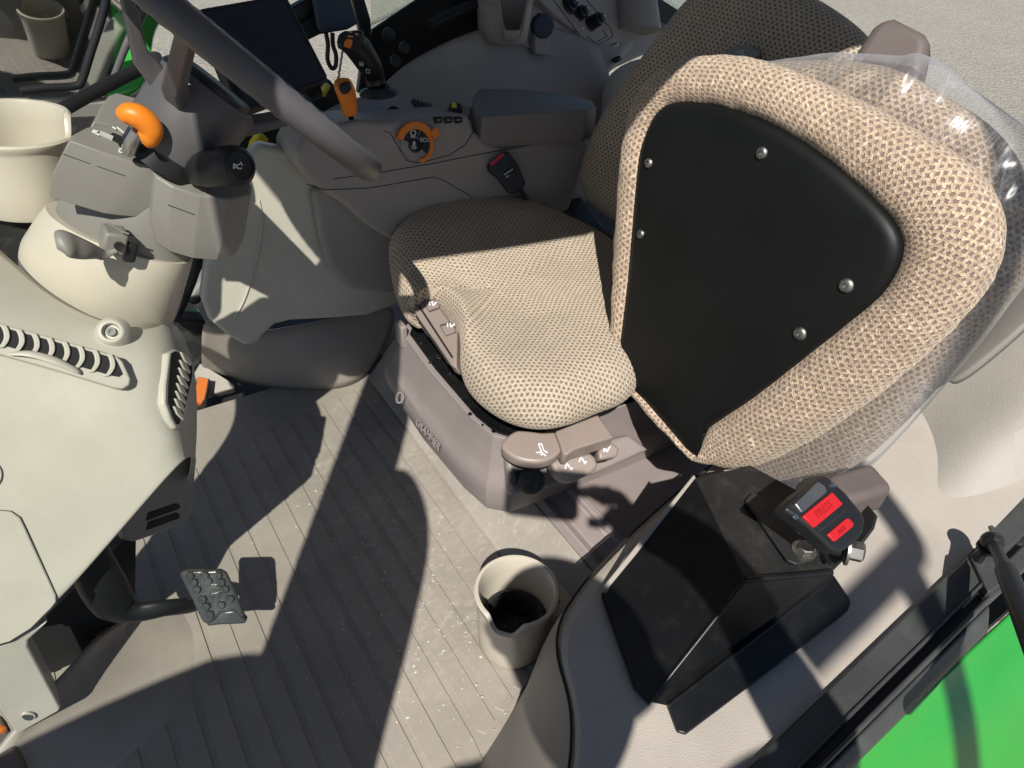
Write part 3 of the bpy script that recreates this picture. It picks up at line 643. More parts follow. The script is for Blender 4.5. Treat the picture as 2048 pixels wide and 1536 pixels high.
# backrest of the folding seat, standing behind it
KPL = off(PPL, -0.17)
ko = [(1300, 180), (1400, 135), (1540, 122), (1650, 118), (1770, 135), (1870, 190), (1975, 262), (2042, 365), (2058, 470), (2034, 565), (1968, 660), (1866, 780), (1728, 920), (1640, 965), (1540, 972), (1440, 940), (1330, 830), (1260, 700), (1255, 400)]
pad('backrest', ko, KPL, [(0.05, .03), (0.5, .03), (0.8, .028), (0.93, .018), (1.0, -.012), (1.0, -.05), (0.95, -.08), (0.7, -.09)], M['plush'], pseat)
box('hinge_arm', PP(1290, 800, off(PPL, -.02)), V((0.012, 0, 0)), (PP(1350, 880, PPL) - PP(1235, 765, PPL)) * .5, V((0, 0, .012)), M['black'], pseat, bevel=0.006, seg=3)
prism('pan_corner', [PP(1402, 868, PPL) , PP(1420, 862, off(PPL, -.02)), PP(1424, 905, off(PPL, -.02)), PP(1392, 914, PPL)], V((.02, 0, -.006)), M['panelblack'], pseat, bevel=0.003)
box('hinge_cover', PZ(1708, 985, .44), V((.05, -.01, 0)), V((0.01, .03, 0)), V((0, 0, .03)), M['mauve_dark'], pseat, bevel=0.014, seg=4)

# clear bag over the backrest
bag = thing('plastic_bag', 'crinkled clear plastic bag pulled over the passenger seat backrest', 'plastic bag', PP(1720, 950, KPL))
fo = [(1290, 165), (1400, 118), (1540, 122), (1640, 104), (1780, 109), (1842, 112), (1905, 160), (2000, 230), (2080, 300), (2075, 400), (2072, 480), (2045, 555), (1995, 628), (1885, 768), (1725, 945), (1648, 992), (1542, 994), (1478, 962), (1440, 935), (1320, 830), (1245, 700), (1245, 400)]
FP = [PP(x, y, off(KPL, .01)) for x, y in fo]; Fc = catmull(FP, 8, True); fc = V((0, 0, 0))
for p in Fc: fc += p / len(Fc)
fr_ = []
for k_, (s_, h) in enumerate(((0.50, .047), (0.62, .05), (0.74, .05), (0.83, .046), (0.90, .038), (0.95, .026), (0.985, .012), (1.0, -.004), (1.0, -.03), (0.99, -.06), (0.96, -.095))):
    row = []
    for i, p in enumerate(Fc):
        a = 2 * math.pi * i / len(Fc); amp = 0.0055 * min(1.0, (s_ - 0.4) * 1.8)
        w_ = math.sin(a * 17 + k_ * 0.5) * .5 + math.sin(a * 29 - k_ * 0.9 + 1.3) * .35 + math.sin(a * 7 + 2.1 + k_ * .3) * .6 + math.sin(a * 43 + k_ * 1.7) * .2
        row.append(fc.lerp(p, s_ + w_ * .004) + pn * (h + amp * w_))
    fr_.append(row)
bagm = rings('film', fr_, M['film'], bag, cap=(False, False), sub=2)
# hem of a second cover at the foot of the operator backrest
hem = thing('backrest_film', 'strip of clear plastic film left at the foot of the operator backrest', 'plastic film', PX(1200, 430, 1.2))
patch('film', [[PX(1157, 385, 1.18), PX(1180, 402, 1.17), PX(1205, 422, 1.165), PX(1232, 445, 1.16)], [PX(1165, 405, 1.17), PX(1188, 428, 1.16), PX(1208, 448, 1.155), PX(1234, 468, 1.15)], [PX(1185, 430, 1.165), PX(1200, 452, 1.155), PX(1216, 468, 1.15), PX(1236, 482, 1.145)]], M['film'], hem, sub=2)

# ================================================================== black pedestal plate and belt buckle
ped = thing('seat_pedestal', 'black folded steel plate pedestal bolted over the beige wheel arch', 'pedestal', PZ(1450, 1250, .3))
zt, zb = .425, .312
A_ = PZ(1389, 956, zt); B_ = PZ(1492, 1160, zt); C_ = PZ(1663, 1144, zt - .01); D_ = PZ(1745, 1060, zt - .01); E_ = PZ(1500, 930, zt)
F_ = PZ(1207, 1192, zb); G_ = PZ(1273, 1375, zb); H_ = PZ(1299, 1404, zb + .002); I_ = PZ(1337, 1412, zb); J_ = PZ(1656, 1163, .345)
def sheet(name, pts, mat, par, th=0.005, bev=0.0015):
    n = (pts[1] - pts[0]).cross(pts[2] - pts[0]).normalized()
    if n.dot(CAM - pts[0]) < 0: n = -n
    return prism(name, pts, -n * th, mat, par, bevel=bev)
sheet('top_plate', [A_, B_, C_, D_, E_], M['dustymetal'], ped)
sheet('front_face', [A_, F_, G_, H_, B_], M['blackmetal'], ped)
sheet('side_face', [B_, H_, I_, J_, PZ(1669, 1154, .343), C_], M['blackmetal'], ped)
fz = zb - .002
prism('flange', [PZ(1337, 1412, zb), PZ(1355, 1462, fz), PZ(1372, 1467, fz), PZ(1684, 1232, fz + .018), PZ(1697, 1220, fz + .02), PZ(1702, 1206, fz + .022), PZ(1699, 1196, fz + .024), PZ(1668, 1150, .350), J_ + V((0, .01, .004))], (0, 0, -.006), M['blackmetal'], ped, bevel=0.0015)
prism('flange', [PZ(1203, 1183, zb - .001), F_ + V((-.004, 0, 0)), PZ(1268, 1376, zb - .001), PZ(1300, 1409, zb - .001), PZ(1310, 1380, zb - .001), PZ(1260, 1200, zb - .001)], (0, 0, -.006), M['blackmetal'], ped, bevel=0.0015)
tube('weld_bead', [B_, B_.lerp(C_, .3) + V((0, 0, .001)), B_.lerp(C_, .6), C_], [0.005, 0.0055, 0.005, 0.0055], M['blackmetal'], ped, n=5, seg=10)
tube('fold_edge', [B_, H_.lerp(B_, .5), H_], [0.004, 0.004, 0.003], M['blackmetal'], ped, n=3, seg=10)
tube('fold_edge', [J_, I_.lerp(J_, .5), I_], [0.004, 0.004, 0.004], M['blackmetal'], ped, n=3, seg=10)
# pale edge of the arch trim standing up beside the plate
sheet('edge_guard', [PZ(1389, 950, .43), PZ(1395, 962, .42), PZ(1214, 1180, .318), PZ(1206, 1176, .318)], M['taupe_lite'], ped, th=0.004)

bk = thing('belt_anchor', 'bent black steel belt bracket bolted to the pedestal top', 'bracket', PZ(1600, 1080, zt))
zz = zt + .008
sheet('bracket_plate', [PZ(1490, 1000, zz), PZ(1505, 985, zz), PZ(1560, 1000, zz), PZ(1640, 1060, zz), PZ(1640, 1110, zz), PZ(1622, 1122, zz), PZ(1592, 1128, zz), PZ(1575, 1120, zz)], M['dustymetal'], bk, th=0.006)
sheet('bracket_ear', [PZ(1640, 1100, zz), PZ(1655, 1130, zz), PZ(1700, 1115, zz + .03), PZ(1745, 1055, zz + .06), PZ(1752, 1030, zz + .065), PZ(1735, 1010, zz + .06), PZ(1690, 1060, zz + .03)], M['black'], bk, th=0.006)
b1 = PZ(1607, 1102, zz)
lathe('washer', [(0.019, 0), (0.019, .003), (0.0, .003)], b1, V((0, 0, 1)), M['zinc'], bk, seg=24)
lathe('bolt_head', [(0.0125, .003), (0.0125, .014), (0.010, .016), (0.0, .016)], b1, V((-.1, -.1, 1)), M['zinc'], bk, seg=6, smooth=False)
b2 = PZ(1692, 1098, zz + .045); bax = V((.55, -.75, .12)).normalized()
lathe('washer', [(0.024, 0), (0.024, .004), (0.0, .004)], b2, bax, M['zinc'], bk, seg=24)
lathe('bolt_head', [(0.0155, .004), (0.0155, .022), (0.012, .025), (0.0, .025)], b2, bax, M['zinc'], bk, seg=6, smooth=False)

buckle = thing('belt_buckle', 'black seat belt buckle with two red push buttons', 'belt buckle', PZ(1650, 1030, .5))
bpl = plane3(PZ(1649, 952, .56), PZ(1572, 1015, .56), PZ(1690, 1110, .505))
pprism('housing', [(1645, 951), (1655, 951), (1692, 984), (1722, 1020), (1732, 1040), (1728, 1065), (1712, 1085), (1688, 1102), (1675, 1103), (1662, 1096), (1614, 1050), (1571, 1020), (1573, 1010), (1600, 985)], bpl, 0.028, M['black'], buckle, bevel=0.005, seg=3)
pprism('latch_plate', [(1590, 1007), (1638, 963), (1651, 972), (1655, 984), (1605, 1026)], bpl, 0.006, M['zinc'], buckle, proud=0.004, bevel=0.002)
pprism('release_button', [(1606, 1032), (1665, 984), (1687, 1008), (1630, 1055)], bpl, 0.006, M['red'], buckle, proud=0.004, bevel=0.0015)
pprism('release_button', [(1656, 1068), (1694, 1036), (1700, 1037), (1709, 1048), (1706, 1054), (1672, 1082), (1668, 1082)], bpl, 0.006, M['red'], buckle, proud=0.0035, bevel=0.0015)
rxd = PP(1665, 984, bpl) - PP(1606, 1032, bpl)
_rb = [o for o in buckle.children if o.name.startswith('release_button')]
text('lettering', 'PRESS', PP(1648, 1019, off(bpl, .0042)), rxd, bpl[1], 0.016, M['red_d'], _rb[0], depth=0.0006)
text('lettering', 'PRESS', PP(1684, 1060, off(bpl, .0037)), rxd, bpl[1], 0.008, M['red_d'], _rb[1], depth=0.0006)
for x, y in ((1590, 1033), (1665, 970)):
    lathe('rivet', [(0.0045, 0), (0.004, .002), (0.0, .0025)], PP(x, y, off(bpl, 0)), bpl[1], M['chrome'], buckle, seg=14)
pprism('parting_groove', [(1607, 1028), (1612, 1024), (1640, 1058), (1697, 1012), (1698, 1016), (1640, 1065)], bpl, 0.003, M['dark'], buckle, proud=0.0006)
pprism('data_label', [(1553, 1018), (1568, 1016), (1612, 1066), (1610, 1072), (1600, 1070)], (PZ(1580, 1045, .50), V((-.55, -.5, .6)).normalized()), 0.001, M['labelpaper'], buckle)
strokes('lettering', [[(1561, 1022), (1568, 1029)], [(1560, 1027), (1590, 1058)], [(1572, 1033), (1580, 1041)], [(1566, 1024), (1572, 1027)]], (PZ(1580, 1045, .50), V((-.55, -.5, .6)).normalized()), 2.4, M['dark'], buckle, proud=0.0006)
tube('stalk', [PZ(1690, 1085, .50), PZ(1670, 1092, .475), b2 - bax * .004], [0.016, 0.014, 0.012], M['black'], buckle, flat=.5)

# ================================================================== cup holders
def cup_holder(name, label, c_top, axis, r_top, r_bot, h, mat, notch_dir, notch_w, notch_d, wall=0.006, group='cup holders', seg=112, liner=True, lug=None, notch2=None):
    t = thing(name, label, 'cup holder', V(c_top) - V(axis).normalized() * h, group)
    ax = V(axis).normalized(); nd = V(notch_dir); nd = (nd - ax * nd.dot(ax)).normalized(); sd = ax.cross(nd)
    def dip(th):
        d = 0
        for (a0, w_, dep) in ([(0.0, notch_w, notch_d)] + ([notch2] if notch2 else [])):
            dd = abs((th - a0 + math.pi) % (2 * math.pi) - math.pi)
            x = max(0.0, min(1.0, (w_ - dd) / 0.34 + 0.5)); d = max(d, dep * (x * x * (3 - 2 * x)))
        return d
    ct = V(c_top); rs = []
    def ring(r, hh, k):
        return [ct - ax * (hh + (dip(2 * math.pi * q / seg) * k)) + (nd * math.cos(2 * math.pi * q / seg) + sd * math.sin(2 * math.pi * q / seg)) * r for q in range(seg)]
    rl = lambda hh: r_top + (r_bot - r_top) * hh / h
    rs = [ring(0.002, h, 0), ring(r_bot - .012, h, 0), ring(r_bot - .003, h - .004, 0), ring(r_bot, h - .012, 0), ring(rl(h * .7), h * .7, 0), ring(rl(h * .45), h * .45, .25), ring(rl(h * .2), h * .2, .6), ring(r_top, .012, 1), ring(r_top + .0035, .008, 1), ring(r_top + .004, .003, 1), ring(r_top + .001, 0, 1),
          ring(r_top - .004, .0005, 1), ring(r_top - wall, .005, 1), ring(rl(h * .2) - wall, h * .2, .6), ring(rl(h * .45) - wall, h * .45, .25), ring(rl(h * .7) - wall, h * .7, 0), ring(r_bot - wall, h - .014, 0), ring(r_bot - .016, h - .008, 0), ring(0.002, h - .008, 0)]
    rings('cup_body', rs, mat, t)
    if liner:
        lathe('rubber_liner', [(0.0, -h * .93), (r_bot - wall - .004, -h * .93), (r_bot - wall + .001, -h * .5), (r_bot - wall - .006, -h * .48), (r_bot - wall - .010, -h * .55), (r_bot - wall - .014, -h * .86), (0, -h * .88)], ct, ax, M['rubber'], t, cap=(False, False))
    return t, ct, ax
fc_, ct, ax = cup_holder('cup_holder', 'beige round cup holder standing at the foot of the beige wheel arch', PZ(1034, 1178, .176), (0, 0, 1), 0.0765, 0.066, .174, M['beige_gloss'], V((-.62, -.52, 0)), 0.34, 0.032, group='cup holders')
# lug that hooks over the trim, with its screw slot
lp = (PZ(1118, 1205, .135), V((0, 0, 1)))
pprism('mounting_lug', [(1108, 1160), (1128, 1175), (1148, 1200), (1135, 1228), (1112, 1225), (1098, 1232), (1100, 1215), (1112, 1190)], lp, 0.012, M['beige_gloss'], fc_, bevel=0.003)
strokes('slot', [[(1117, 1197), (1118, 1206)]], lp, 5, M['dark'], fc_, proud=0.0006)
prism('rib_lug', [PZ(1072, 1248, .125), PZ(1090, 1242, .125), PZ(1094, 1228, .125)], (0.0, 0.0, -.06), M['beige_gloss'], fc_, bevel=0.004)

# ================================================================== front console
con = thing('front_console', 'large beige console pod below the steering column with air vents', 'console', PY(150, 1100, 1.0))
CM = plane3(PY(-80, 1000, .885), PY(330, 905, .865), PY(60, 1280, .825))      # big side face
def pm(x, y): return PP(x, y, CM)
cg = [
 [PY(-220, 380, 1.20), PY(-40, 455, 1.16), PY(60, 560, 1.09), PY(150, 622, 1.03), PY(262, 660, 1.00), PY(318, 655, 1.02), PY(343, 640, 1.07), PY(360, 660, 1.16)],
 [PY(-220, 520, 1.04), PY(-40, 590, 1.02), PY(70, 640, .985), PY(165, 672, .965), PY(268, 698, .95), PY(330, 690, .965), PY(365, 680, 1.02), PY(380, 700, 1.12)],
 [PY(-220, 640, .96), PY(-40, 690, .945), PY(75, 735, .925), PY(175, 768, .91), PY(285, 782, .90), PY(342, 770, .915), PY(392, 745, .985), PY(394, 760, 1.10)],
 [pm(-220, 760), pm(-40, 800), pm(80, 820), pm(180, 835), pm(295, 838), PY(352, 850, .885), PY(396, 830, .97), PY(394, 850, 1.10)],
 [pm(-220, 900), pm(-40, 920), pm(80, 920), pm(185, 900), pm(305, 870), PY(365, 872, .872), PY(396, 870, .965), PY(392, 900, 1.08)],
 [pm(-220, 1160), pm(-40, 1130), pm(75, 1090), pm(175, 1010), pm(300, 912), PY(372, 890, .866), PY(393, 900, .955), PY(386, 930, 1.05)],
 [pm(-220, 1330), pm(-40, 1290), pm(72, 1240), pm(178, 1128), pm(300, 988), PY(379, 900, .862), PY(391, 915, .945), PY(380, 960, 1.02)],
 [pm(-220, 1350), pm(-40, 1320), pm(94, 1246), pm(189, 1135), pm(312, 990), PY(382, 903, .862), PY(390, 918, .94), PY(378, 965, 1.01)],
 [V(pm(-220, 1350)) + V((0, .08, .01)), V(pm(-40, 1320)) + V((0, .08, .01)), V(pm(94, 1246)) + V((0, .08, .01)), V(pm(189, 1135)) + V((0, .08, .01)), V(pm(312, 990)) + V((0, .08, .01)), PY(384, 906, .93), PY(389, 921, .98), PY(376, 968, 1.03)]]
patch('shell', cg, M['beige'], con, sub=3, solid=0.004)
# leg below the shell, with screw cap
LP = plane3(PY(-80, 1280, .828), PY(95, 1246, .83), PZ(40, 1468, .112))
pprism('leg', [(-140, 1290), (-20, 1280), (60, 1262), (98, 1244), (58, 1280), (57, 1292), (122, 1414), (120, 1422), (34, 1470), (-60, 1330)], LP, 0.05, M['beige'], con, proud=-0.003, bevel=0.004, seg=3)
pprism('screw_cap', [(58 + 14 * math.cos(a * math.pi / 12), 1434 + 8 * math.sin(a * math.pi / 12)) for a in range(24)], LP, 0.006, M['beige'], con, proud=0.0006, bevel=0.001)
# service door on the big face: proud panel with a dark joint around it
dpx = [(-140, 1010), (0, 1022), (22, 1024), (40, 1036), (52, 1060), (112, 1190), (113, 1204), (104, 1216), (62, 1258), (20, 1284), (-140, 1330)]
pprism('door_joint', [(x + (2 if x > 0 else 0), y - (1.5 if y < 1100 else -1.5)) for x, y in dpx], CM, 0.006, M['dark'], con, proud=0.0012)
pprism('service_door', dpx, CM, 0.008, M['beige'], con, proud=0.0028, bevel=0.002)
pprism('round_joint', [(-18 + 24 * math.cos(a * math.pi / 12), 950 + 27 * math.sin(a * math.pi / 12)) for a in range(24)], CM, 0.006, M['dark'], con, proud=0.0012)
pprism('round_cap', [(-18 + 22.6 * math.cos(a * math.pi / 12), 950 + 25.6 * math.sin(a * math.pi / 12)) for a in range(24)], CM, 0.008, M['beige'], con, proud=0.0024, bevel=0.0015)
# screw boss by the boot
sb = PY(222, 663, .965)
sbn = V((-.1, -.75, .65)).normalized()
lathe('screw_boss', [(0.024, -.02), (0.017, .001), (0.0145, .003), (0.012, .003), (0.0105, .001), (0.0095, -.006), (0.0, -.006)], sb, sbn, M['beige'], con, seg=28)
lathe('screw', [(0.0065, -.005), (0.0065, -.001), (0.006, .0005), (0.003, .0005), (0.0028, -.002), (0, -.002)], sb, sbn, M['bracketgrey'], con, seg=16)
# long vent
VPL = plane3(PY(0, 668, .949), PY(250, 745, .912), PY(120, 765, .905))
def on(x, y, pr): return PP(x, y, off(VPL, pr))
vf = pprism('vent_frame', [(-120, 618), (0, 645), (120, 678), (232, 710), (246, 722), (262, 757), (260, 770), (246, 778), (228, 775), (120, 742), (0, 708), (-120, 678)], VPL, 0.012, M['beige'], con, proud=0.0035, bevel=0.003, seg=3)
pprism('vent_opening', [(-120, 626), (0, 653), (120, 686), (222, 714), (234, 722), (246, 748), (238, 754), (226, 752), (120, 722), (0, 689), (-120, 660)], VPL, 0.002, M['dark'], vf, proud=0.0041)
for i in range(10):
    x0 = 10 + 30.2 * i - 60; y0 = 655 + 8.1 * i - 16
    cv = [(x0 - 4, y0 - 4), (x0 + 2, y0 + 8), (x0 + 3, y0 + 22), (x0 - 3, y0 + 34), (x0 - 10, y0 + 41)]
    rows_ = [on(x, y, .0045) for x, y in cv]
    pts = catmull(rows_, 3); wv = V(PP(x0 + 8, y0, VPL) - PP(x0, y0, VPL)).normalized()
    vs = []; fs = []
    for j, p in enumerate(pts):
        vs += [p - wv * .0031 + VPL[1] * .003, p + wv * .0031 + VPL[1] * .003, p + wv * .0031 - VPL[1] * .006, p - wv * .0031 - VPL[1] * .006]
        if j:
            b = (j - 1) * 4; fs += [(b + q, b + (q + 1) % 4, b + 4 + (q + 1) % 4, b + 4 + q) for q in range(4)]
    fs += [(0, 1, 2, 3), tuple(len(vs) - 4 + q for q in (3, 2, 1, 0))]
    mk('vane', vs, fs, M['beige'], vf, bevel=0.001)
pts = [on(18, 708, .007), on(60, 708, .012), on(110, 722, .013), on(150, 740, .010), on(160, 747, .006)]
tube('thumb_bar', pts, [0.002, 0.006, 0.007, 0.005, 0.002], M['beige'], con, flat=.6)
# corner vent
WPL = plane3(PY(345, 720, .958), PY(392, 745, .99), PY(352, 850, .89))
def vplane(*p): return [PP(x, y, WPL) for x, y in p]
cvf = pprism('corner_vent_frame', [(338, 706), (352, 698), (375, 706), (390, 730), (391, 752), (372, 830), (362, 856), (352, 858), (340, 838), (329, 806), (330, 770)], WPL, 0.012, M['beige'], con, proud=0.003, bevel=0.003)
pprism('corner_vent_opening', [(343, 706), (352, 702), (372, 711), (385, 733), (385, 752), (367, 826), (359, 848), (353, 849), (345, 832), (336, 804), (337, 770)], WPL, 0.002, M['dark'], cvf, proud=0.0036)
for i in range(8):
    t_ = i / 7.0; x0 = 362 - 14 * t_; y0 = 706 + 108 * t_
    pprism('vane', [(x0 + 1, y0 - 2), (x0 + 12, y0 + 3), (x0 + 22, y0 + 22), (x0 + 20, y0 + 26), (x0 + 8, y0 + 14)], WPL, 0.004, M['beige'], cvf, proud=0.0065, bevel=0.0008)
# lower shroud with two slots, seen beyond the shell's edge
SP = (PY(340, 1000, 1.0), V((.55, -.8, .2)).normalized())
pprism('lower_shroud', [(300, 900), (396, 850), (394, 930), (387, 1015), (382, 1030), (362, 1050), (330, 1064), (272, 1084), (250, 1080), (250, 1000)], SP, 0.02, M['greyplastic'], con, bevel=0.006, seg=3)
for y0 in (1009, 1028):
    pprism('slot', [(296, y0 + 16), (352, y0 - 3), (359, y0), (360, y0 + 6), (355, y0 + 10), (292, y0 + 33)], SP, 0.002, M['dark'], con, proud=0.0008)
prism('side_plate', [PY(212, 1100, 1.02), PY(269, 1060, 1.02), PY(270, 1206, 1.02), PY(238, 1196, 1.02), PY(226, 1180, 1.02)], (0.0, .05, 0), M['bracketgrey'], con, bevel=0.002)
prism('cavity_shade', [PY(x, y, 1.0) for x, y in ((40, 1290), (100, 1225), (290, 1040), (330, 1050), (300, 1060), (272, 1080), (270, 1204), (216, 1252), (190, 1268), (196, 1300), (132, 1400), (118, 1404), (60, 1300))], (0, .05, 0), M['dark'], con)  # dark sheet stands in for cavity shade and the leg's shadow on the mat
prism('cavity_bracket', [PY(172, 1215, 1.05), PY(182, 1212, 1.05), PY(184, 1262, 1.05), PY(240, 1262, 1.05), PY(242, 1256, 1.05), PY(212, 1238, 1.05)], (0, .03, 0), M['bracketgrey'], con, bevel=0.002)
lathe('marker_lamp', [(0.006, 0), (0.006, .006), (0, .008)], PY(2, 1456, .80), V((0.2, -1, .2)), M['orange_d'], con, seg=16)
prism('frame_edge', [PZ(-60, 1400, .10), PZ(2, 1430, .10), PZ(28, 1480, .09), PZ(60, 1560, .08), PZ(-60, 1560, .10)], (0, 0, -.03), M['mauve_dark'], con, bevel=0.006)

# ================================================================== brake pedal
ped_ = thing('brake_pedal', 'black studded brake pedal on a bent black arm', 'pedal', PZ(425, 1260, 0))
PQ = plane3(PZ(362, 1142, .215), PZ(452, 1146, .205), PZ(410, 1245, .135))
ppad = pprism('pad', [(358, 1150), (364, 1142), (440, 1140), (452, 1146), (470, 1185), (489, 1232), (484, 1240), (468, 1222), (440, 1226), (428, 1240), (414, 1250), (405, 1244), (398, 1232), (378, 1190)], PQ, 0.012, M['pedal'], ped_, bevel=0.004, seg=3)
pprism('toe_lip', [(430, 1238), (442, 1224), (468, 1221), (486, 1234), (493, 1242), (489, 1248), (440, 1250), (415, 1253), (412, 1246)], off(PQ, -.004), 0.02, M['pedal'], ped_, bevel=0.005, seg=3)
for x, y in ((381, 1151), (410, 1150), (437, 1150), (388, 1164), (417, 1162), (443, 1164), (394, 1178), (451, 1177), (406, 1198), (461, 1197), (413, 1212), (443, 1209), (420, 1228)):
    lathe('stud', [(0.0078, 0), (0.0075, .0035), (0.0055, .006), (0.003, .006), (0.0026, .0045), (0, .0045)], PP(x, y, PQ), PQ[1], M['pedal'], ppad, seg=14)
strokes('warning_emblem', [[(408, 1178), (418, 1172), (434, 1172), (446, 1180)], [(418, 1196), (418, 1186), (428, 1180), (440, 1184), (440, 1192)], [(424, 1198), (424, 1190), (436, 1188), (438, 1197)]], PQ, 3, M['pedal'], ppad, proud=0.003, thick=0.004)
tube('arm', [PZ(418, 1200, .13), PZ(385, 1210, .15), PZ(330, 1216, .19), PZ(272, 1224, .20), PZ(232, 1212, .225), PZ(205, 1170, .29), PZ(160, 1080, .42)], [0.014, 0.0175, 0.018, 0.021, 0.033, 0.036, 0.03], M['black'], ped_, flat=.55, n=6, seg=18, up=V((0, 1, 0)))
acc_ = thing('accelerator_pedal', 'small orange pedal edge showing on the floor right of the console', 'pedal', PZ(405, 800, 0))
prism('pad', [PZ(396, 752, .05), PZ(418, 757, .05), PZ(410, 802, .02), PZ(400, 806, .02), PZ(385, 800, .02)], (0, 0.01, -.02), M['orange_d'], acc_, bevel=0.003)
prism('pad_rim', [PZ(417, 756, .051), PZ(419, 758, .051), PZ(411, 803, .021), PZ(406, 806, .021), PZ(404, 802, .021), PZ(409, 800, .022)], (0, 0, -.015), M['rubber'], acc_)

# ================================================================== steering column
REACH = 1.03
AX = V((math.sin(math.radians(44.5)), 0, math.cos(math.radians(44.5))))
CX = V((0.62, 0, 0.785)).normalized(); TN = V((.30, -.34, .89)).normalized()
column = thing('steering_column', 'grey and beige steering column housing below the wheel', 'steering column', PY(220, 600, 1.1))
TPL = (PY(230, 285, 1.03), TN)
silh('lower_boot', [(84, 585, 336, 662, 1.10, .7), (64, 540, 348, 630, 1.095, .72), (60, 476, 360, 582, 1.085, .72), (84, 436, 369, 548, 1.075, .72), (112, 402, 374, 526, 1.07, .70)], M['beige_gloss'], column, seg=48, n=5, cap=(False, True))
silh('neck', [(122, 425, 370, 535, 1.07, .68), (140, 375, 376, 478, 1.065, .68), (170, 330, 400, 410, 1.06, .64)], M['greyplastic'], column, seg=40, n=4)
def tprism(name, pix, depth, mat, pr=0.0, par=column, taper=0.0, cx=None, **k):
    depth *= REACH; pr *= REACH; CX_ = V(cx or CX).normalized()
    pts = [PP(x, y, off(TPL, pr)) for x, y in pix]; c = V((0, 0, 0))
    for p in pts: c += p / len(pts)
    low = [p.lerp(c, taper) - CX_ * depth for p in pts]; lo2 = [p.lerp(c, taper * 3 + .14) - CX_ * (depth + .03) for p in pts]
    return rings(name, [[p.lerp(c, .05) + TN * .002 for p in pts], pts, [p.lerp(low[i], .5) for i, p in enumerate(pts)], low, lo2], mat, par, **k)
selh = tprism('selector_housing', [(172, 256), (205, 250), (246, 250), (330, 292), (356, 318), (345, 340), (300, 334), (262, 327), (200, 306), (138, 284), (142, 272)], 0.050, M['greyplastic'], bevel=0.012, seg=4, ang=18)
podh = tprism('switch_pod', [(300, 332), (340, 318), (420, 316), (490, 350), (504, 374), (501, 392), (456, 402), (400, 394), (345, 376), (310, 354)], 0.064, M['greyplastic'], pr=-.006, cx=(.30, 0, .95), bevel=0.014, seg=4, ang=14)
tprism('rear_cowl', [(186, 246), (200, 215), (217, 192), (232, 186), (282, 200), (300, 186), (330, 196), (350, 215), (440, 300), (480, 345), (400, 352), (330, 300), (246, 258)], 0.05, M['greyplastic'], pr=-.085, bevel=0.008, seg=3, ang=20)
_a, _b = PP(138, 284, TPL), PP(262, 327, TPL); _sp = plane3(_a, _b, _a - CX * .05)
strokes('seam_line', [[(126, 308), (190, 331), (250, 352)]], _sp, 1.5, M['dark'], selh, proud=0.0004)
_tp = off(TPL, -.006 * REACH); _a, _b = PP(345, 376, _tp), PP(400, 394, _tp); _sp = plane3(_a, _b, _a - V((.30, 0, .95)) * .05)
strokes('seam_line', [[(336, 410), (390, 430)]], _sp, 1.5, M['dark'], podh, proud=0.0004)
# gate and lettering of the selector
gpl = off(TPL, .0035)
pprism('gate', [(214, 272), (226, 265), (300, 296), (296, 306), (262, 300), (240, 292), (236, 285)], gpl, 0.002, M['dark'], column, proud=0.0002)
strokes('gate_detent', [[(200, 264), (226, 275)], [(244, 290), (268, 299)]], gpl, 6, M['print'], column, proud=0.002, thick=0.003)
strokes('printed_marks', [[(184, 262), (199, 270)], [(186, 260), (196, 263)], [(225, 253), (232, 258)], [(234, 254), (246, 264)], [(242, 260), (250, 268)], [(248, 264), (254, 270)], [(276, 286), (284, 294)], [(284, 288), (296, 298)], [(239, 297), (246, 300)], [(239, 297), (238, 303), (245, 305)]], gpl, 2.2, M['white'], column, proud=0.0008)
lathe('cowl_rivet', [(0.007, 0), (0.006, .003), (0, .004)], PY(318, 242, 1.02), V((-.3, -.7, .5)), M['beige_gloss'], column, seg=14)
# tilt lever
lv_ = thing('tilt_lever', 'grey column tilt lever with broad paddle end', 'lever', PY(240, 500, 1.0))
silh('paddle', [(108, 470, 114, 498, .93, .5), (110, 462, 128, 506, .93, .5), (122, 460, 140, 514, .93, .5), (146, 468, 152, 518, .935, .5), (172, 480, 172, 519, .94, .5), (196, 492, 192, 518, .95, .5), (212, 502, 208, 520, .955, .5), (228, 490, 236, 505, .96, .5)], M['greyplastic'], lv_, n=4)
box('lever_block', PY(226, 479, .975), (PY(262, 470, .975) - PY(205, 462, .975)) * .42, (PY(240, 505, .975) - PY(250, 455, .975)) * .42, V((0, .018, 0)), M['greyplastic'], lv_, bevel=0.004)
box('pivot', PY(258, 498, .975), (PY(262, 470, .975) - PY(205, 462, .975)) * .24, (PY(240, 505, .975) - PY(250, 455, .975)) * .4, V((0, .014, 0)), M['black'], lv_, bevel=0.004)
lathe('pivot_hole', [(0.006, 0), (0.006, .002), (0.0, .001)], PY(238, 492, .955), V((0, -1, .1)), M['dark'], lv_, seg=14)
strokes('spring', [[(214, 446), (228, 452), (240, 462), (258, 468)]], (PY(235, 458, .955), V((0, -1, 0.2)).normalized()), 3.5, M['chrome'], lv_)
# reverser lever with orange grip
rv = thing('reverser_lever', 'direction lever with curved orange grip on a chrome stem', 'lever', PP(258, 300, TPL))
tube('grip', [PY(246, 236, .965), PY(256, 229, .962), PY(274, 232, .958), PY(292, 244, .956), PY(302, 260, .956), PY(296, 277, .958), PY(288, 283, .96)], [0.010, 0.0135, 0.0145, 0.0145, 0.0145, 0.013, 0.008], M['orange'], rv, n=6, seg=20, sub=1)
tube('stem', [PY(258, 302, .985), PY(264, 286, .972), PY(276, 262, .962)], [0.0085, 0.0085, 0.007], M['chrome'], rv, n=4)
